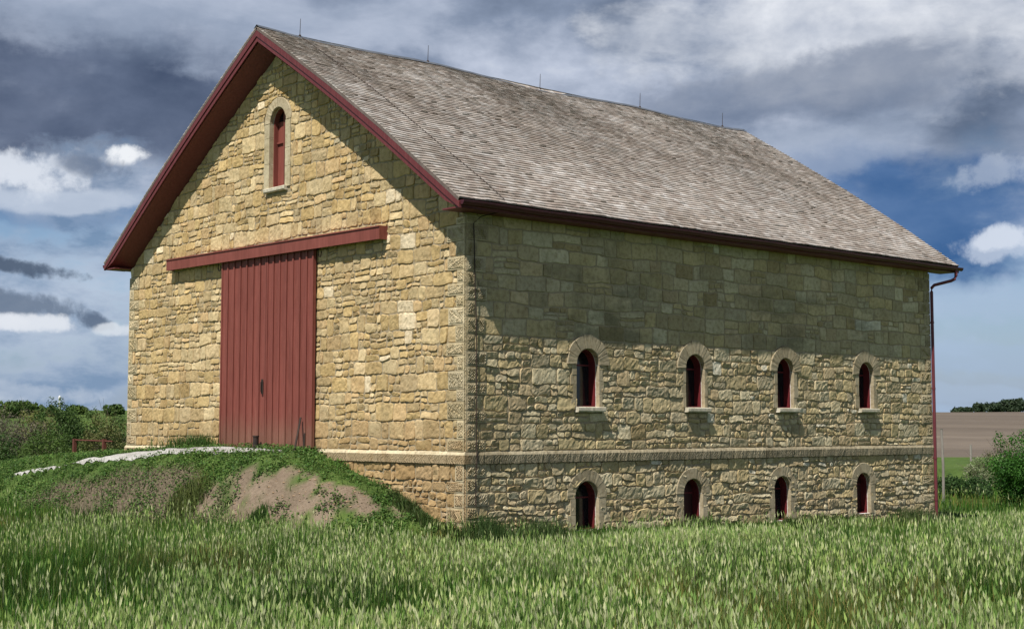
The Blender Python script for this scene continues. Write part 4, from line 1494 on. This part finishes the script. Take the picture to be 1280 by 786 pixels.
def blades(bx, by, bz, h, wd, lean, pal, rg, seg=2):
    n = len(bx)
    a = rg.random(n) * 2 * np.pi
    ld = rg.random(n) * 2 * np.pi
    le = lean * h * rg.random(n)
    ux, uy = np.cos(a) * wd * .5, np.sin(a) * wd * .5
    P0 = np.stack([bx, by, bz], 1)
    P1 = np.stack([bx + np.cos(ld) * le * .35, by + np.sin(ld) * le * .35, bz + h * .6], 1)
    P2 = np.stack([bx + np.cos(ld) * le, by + np.sin(ld) * le, bz + h], 1)
    U = np.stack([ux, uy, np.zeros(n)], 1)
    q1 = np.stack([P0 - U, P0 + U, P1 + U * .8, P1 - U * .8], 1)
    q2 = np.stack([P1 - U * .8, P1 + U * .8, P2 + U * .12, P2 - U * .12], 1)
    pal = np.array(pal, float)
    c = pal[rg.integers(len(pal), size=n)] * rg.uniform(.7, 1.35, (n, 1))
    return np.concatenate([q1, q2]), np.concatenate([c, c])


GG = [(.060, .120, .025), (.085, .150, .034), (.045, .095, .022)]
weed('weed_clump', 'green weeds growing against the wall just left of the red doors', -11.35, -.45, .50, 1.5, 900, GG, 301, 'weeds at the foot of the barn')
weed('weed_clump', 'green weeds at the near corner of the barn', .35, .35, .62, 1.0, 900, [(.09, .14, .045), (.06, .11, .03)], 302, 'weeds at the foot of the barn')
weed('weed_clump', 'weeds under the wall between the near corner and the first low window', .45, 2.0, .5, 1.4, 900, [(.09, .13, .045), (.06, .11, .03)], 303, 'weeds at the foot of the barn')
weed('weed_clump', 'weeds under the wall right of the last low window', .5, 17.6, .5, 1.6, 1100, [(.10, .13, .05), (.06, .10, .03)], 304, 'weeds at the foot of the barn')
weed('weed_clump', 'yellowish green weed tuft on the bank left of the bare soil', -6.9, -3.2, .38, .9, 700, [(.13, .16, .045), (.10, .13, .04)], 305, 'weeds on the bank')
weed('weed_clump', 'dark weed clump in the middle of the bare soil', -4.35, -2.75, .26, .4, 500, GG, 306, 'weeds on the bank')

# ------------------------------------------------------------------ field grass with pale seed heads (nobody could count it)
def polar(n, r0, r1, b0, b1, rg, pw=1.0):
    u = rg.random(n)
    r = (r0 ** (2 - pw) + u * (r1 ** (2 - pw) - r0 ** (2 - pw))) ** (1 / (2 - pw))
    b_ = np.radians(rg.uniform(b0, b1, n))
    return FX - r * np.sin(b_), FY + r * np.cos(b_), r


def in_barn(x, y, m_=.12):
    return (x < m_) & (x > -W - m_) & (y > -m_) & (y < L + m_)


def bank_level(x, y):
    """how high the bank stands over the open field: 0 field, 1 crest"""
    r = np.hypot(x - FX, y - FY)
    h = ground_h(x, y)
    return sms(-.75, .0, h) * (x < .3) * (r < 75)


def field_grass(name, label, n, r0, r1, hscale, simple=False, seed=1):
    rg = np.random.default_rng(seed)
    x, y, r = polar(n, r0, r1, 22, 75, rg, 1.15)
    keep = ~in_barn(x, y)
    bl = bank_level(x, y)
    keep &= bl < .30 + .5 * (fbm(x, y, 1.2, 12) - .5) + .30 * sms(-8, -13, x) * (y < -4.2)
    dens = fbm(x, y, .45, 21, 3)
    keep &= rg.random(n) < (.50 + .9 * dens)
    x, y, r = x[keep], y[keep], r[keep]
    n = len(x)
    z = ground_h(x, y)
    near_wall = (1 - sms(.8, 7.5, x)) * sms(-4, -1, y) * (y < L + 6)
    clump = fbm(x, y, 1.3, 33, 4)
    hh = hscale * (.62 + .42 * fbm(x, y, .4, 31, 3) + .42 * clump) * (1 - .60 * near_wall) * rg.uniform(.65, 1.3, n)
    hh *= 1 - .3 * np.clip(bl[keep] * 2, 0, 1)
    dry = sms(.56, .66, fbm(x, y, .28, 91, 4))
    lush = sms(.50, .62, fbm(x, y, .35, 95, 3))
    big = 1 + .5 * (1 - sms(20, 30, r))          # broader leaved grasses stand nearer the road
    Vs, Cs = [], []
    pal = [(.052, .150, .016), (.080, .200, .024), (.030, .096, .012), (.145, .215, .038)]
    for q in range(1 if simple else 3):
        ox, oy = rg.normal(size=n) * .035, rg.normal(size=n) * .035
        V, C = blades(x + ox, y + oy, z - .02, hh * rg.uniform(.5, 1.0, n), rg.uniform(.008, .018, n) * big if not simple else np.full(n, .03), .42, pal, rg)
        f = np.concatenate([dry, dry])[:, None]; g_ = np.concatenate([lush, lush])[:, None]
        C = C * (1 - f) + C * np.array([2.0, 1.15, 2.0]) * f
        C = C * (1 - .35 * g_)
        Vs.append(V); Cs.append(C)
    # seed heads: in patches
    hd = rg.random(n) < np.clip(2.2 * (fbm(x, y, .33, 41, 4) - .40) * (1 - .6 * lush) + .5 * (clump - .45), .03, .42)
    hx, hy, hz_, hH, hb = x[hd], y[hd], z[hd], hh[hd] * 1.06, big[hd]
    m_ = len(hx)
    ld = rg.random(m_) * 2 * np.pi
    le = .16 * hH * rg.random(m_)
    a = rg.random(m_) * np.pi
    ln = rg.uniform(.08, .17, m_); wd = rg.uniform(.008, .014, m_) * hb ** .8
    top = np.stack([hx + np.cos(ld) * le, hy + np.sin(ld) * le, hz_ + hH], 1)
    tip = top + np.stack([np.cos(ld) * ln * .25, np.sin(ld) * ln * .25, ln], 1)
    midp = top * .6 + tip * .4
    pal_h = np.array([(.40, .54, .17), (.54, .64, .27), (.26, .42, .11), (.70, .73, .43)])
    ch = pal_h[rg.integers(4, size=m_)] * rg.uniform(.7, 1.15, (m_, 1))
    for off in ((0,) if simple else (0, np.pi / 2)):
        U = np.stack([np.cos(a + off) * wd, np.sin(a + off) * wd, np.zeros(m_)], 1)
        Vs.append(np.stack([top - U * .2, midp - U, tip, midp + U], 1)); Cs.append(ch)
    if not simple:      # the stalk
        U = np.stack([np.cos(a) * .003, np.sin(a) * .003, np.zeros(m_)], 1)
        b0 = np.stack([hx, hy, hz_], 1)
        Vs.append(np.stack([b0 - U, b0 + U, top + U, top - U], 1)); Cs.append(ch * .5)
    V, C = np.concatenate(Vs), np.clip(np.concatenate(Cs), 0, .85)
    o = quads_mesh(name, V, C, M_GRASS)
    return props(o, label, 'grass', kind='stuff')


field_grass('field_grass', 'tall green field grass with pale seed heads in front of the barn', 175000, 15.5, 45, .56, seed=501)
field_grass('meadow_grass', 'shorter pale meadow grass farther off beside the barn', 50000, 44, 78, .42, simple=True, seed=502)

# ragged weeds along the foot of the walls
rg = np.random.default_rng(650)
n = 16000
x, y = np.abs(rg.normal(size=n)) * .45 + .14, rg.uniform(-.6, L + .6, n)
x2, y2 = rg.uniform(-5.6, .2, n // 4), -np.abs(rg.normal(size=n // 4)) * .25 - .12
x, y = np.concatenate([x, x2]), np.concatenate([y, y2])
cl = fbm(x * .6, y, 1.5, 66, 4)
keep = (rg.random(len(x)) < np.clip((cl - .46) * 7, .04, 1)) & ~in_barn(x, y, .1)
x, y, cl = x[keep], y[keep], cl[keep]
V, C = blades(x, y, ground_h(x, y) - .02, (.08 + .85 * np.clip(cl - .42, 0, .3)) * rg.uniform(.5, 1.2, len(x)), np.full(len(x), .024), .6, [(.085, .135, .035), (.055, .10, .024), (.13, .155, .06), (.045, .08, .02)], rg)
props(quads_mesh('wall_foot_weeds', V, C, M_GRASS), 'ragged low weeds along the foot of the stone walls', 'weeds', kind='stuff')

# low green leaves on the bank
rg = np.random.default_rng(600)
n = 300000
x, y = rg.uniform(-22, .6, n), rg.uniform(-8, 3.0, n)
bl = bank_level(x, y)
bz, dd = bare(x, y), dead(x, y)
pq = path_q(x, y)
cl = fbm(x, y, 1.8, 61, 4)
keep = ~in_barn(x, y, .05) & (bl > .18) & (pq > 1.02 + .4 * (cl - .5)) & (rg.random(n) < np.clip((cl - .33) * 5, .05, 1)) & ((rg.random(n) > np.maximum(bz * .975, dd * .60)) | (fbm(x, y, 2.6, 71, 4) > .575))
x, y = x[keep], y[keep]; n = len(x)
z = ground_h(x, y) + rg.random(n) ** 2 * .16 * (.4 + cl[keep])
nr_ = rg.normal(size=(n, 3)) * .55 + np.array([.1, -.2, 1.0])
V = rot_quads(np.stack([x, y, z + .015], 1), rg.uniform(.017, .040, n), nr_, 1.5, 601)
pal = np.array([(.062, .140, .024), (.088, .180, .034), (.042, .098, .020), (.130, .200, .050)])
C = pal[rg.integers(4, size=n)] * rg.uniform(.7, 1.3, (n, 1))
props(quads_mesh('ground_cover', V, C, M_LEAF), 'low leafy green cover spread over the bank in front of the doors', 'ground cover', kind='stuff')
# bank grass: greener tufts and a dry brown patch
n = 42000
x, y = rg.uniform(-30, .3, n), rg.uniform(-8, 9.0, n)
bl = bank_level(x, y); dd = dead(x, y); bz = bare(x, y); pq = path_q(x, y)
keep = ~in_barn(x, y, .05) & (bl > .12) & (pq > 1.0) & ((x < -12) | (dd > .5) | (rg.random(n) < .30)) & (rg.random(n) > bz * .97)
x, y, dd = x[keep], y[keep], dd[keep]; n = len(x)
isd = rg.random(n) < dd * .9
h = np.where(isd, .20, np.where(x < -15.5, .20, .15)) * rg.uniform(.5, 1.3, n)
V1, C1 = blades(x[~isd], y[~isd], ground_h(x[~isd], y[~isd]) - .01, h[~isd], np.full((~isd).sum(), .02), .5, [(.065, .135, .026), (.09, .165, .036), (.13, .19, .06)], rg)
V2, C2 = blades(x[isd], y[isd], ground_h(x[isd], y[isd]) - .01, h[isd], np.full(isd.sum(), .015), .8, [(.19, .155, .115), (.15, .12, .09), (.24, .20, .14), (.12, .13, .06)], rg)
props(quads_mesh('bank_grass', np.concatenate([V1, V2]), np.concatenate([C1, C2]), M_GRASS), 'short grass on the bank, green at the left and dry brown in its middle', 'grass', kind='stuff')
# clods and pebbles on the bare soil
mb = MB(); rnd = random.Random(9)
for k in range(420):
    x, y = rnd.uniform(-6.6, -1.0), rnd.uniform(-3.4, -.2)
    if float(bare(np.array(x), np.array(y))) < .4: continue
    r_ = rnd.uniform(.012, .045) ; z = gz(x, y)
    vs = []
    for (a, b_, c_) in ((1, 0, 0), (-1, 0, 0), (0, 1, 0), (0, -1, 0), (0, 0, 1), (0, 0, -1)):
        s_ = r_ * rnd.uniform(.7, 1.3); vs.append((x + a * s_, y + b_ * s_, z + c_ * s_ * .7))
    g_ = rnd.uniform(.8, 1.1)
    mb.add(vs, [(0, 2, 4), (2, 1, 4), (1, 3, 4), (3, 0, 4), (2, 0, 5), (1, 2, 5), (3, 1, 5), (0, 3, 5)], (.36 * g_, .29 * g_, .23 * g_))
props(mb.build('soil_clods', M_STONE), 'scattered clods and pebbles on the bare soil of the bank', 'clods', kind='stuff')
print('tris', sum(len(o.data.polygons) for o in bpy.data.objects if o.type == 'MESH'))
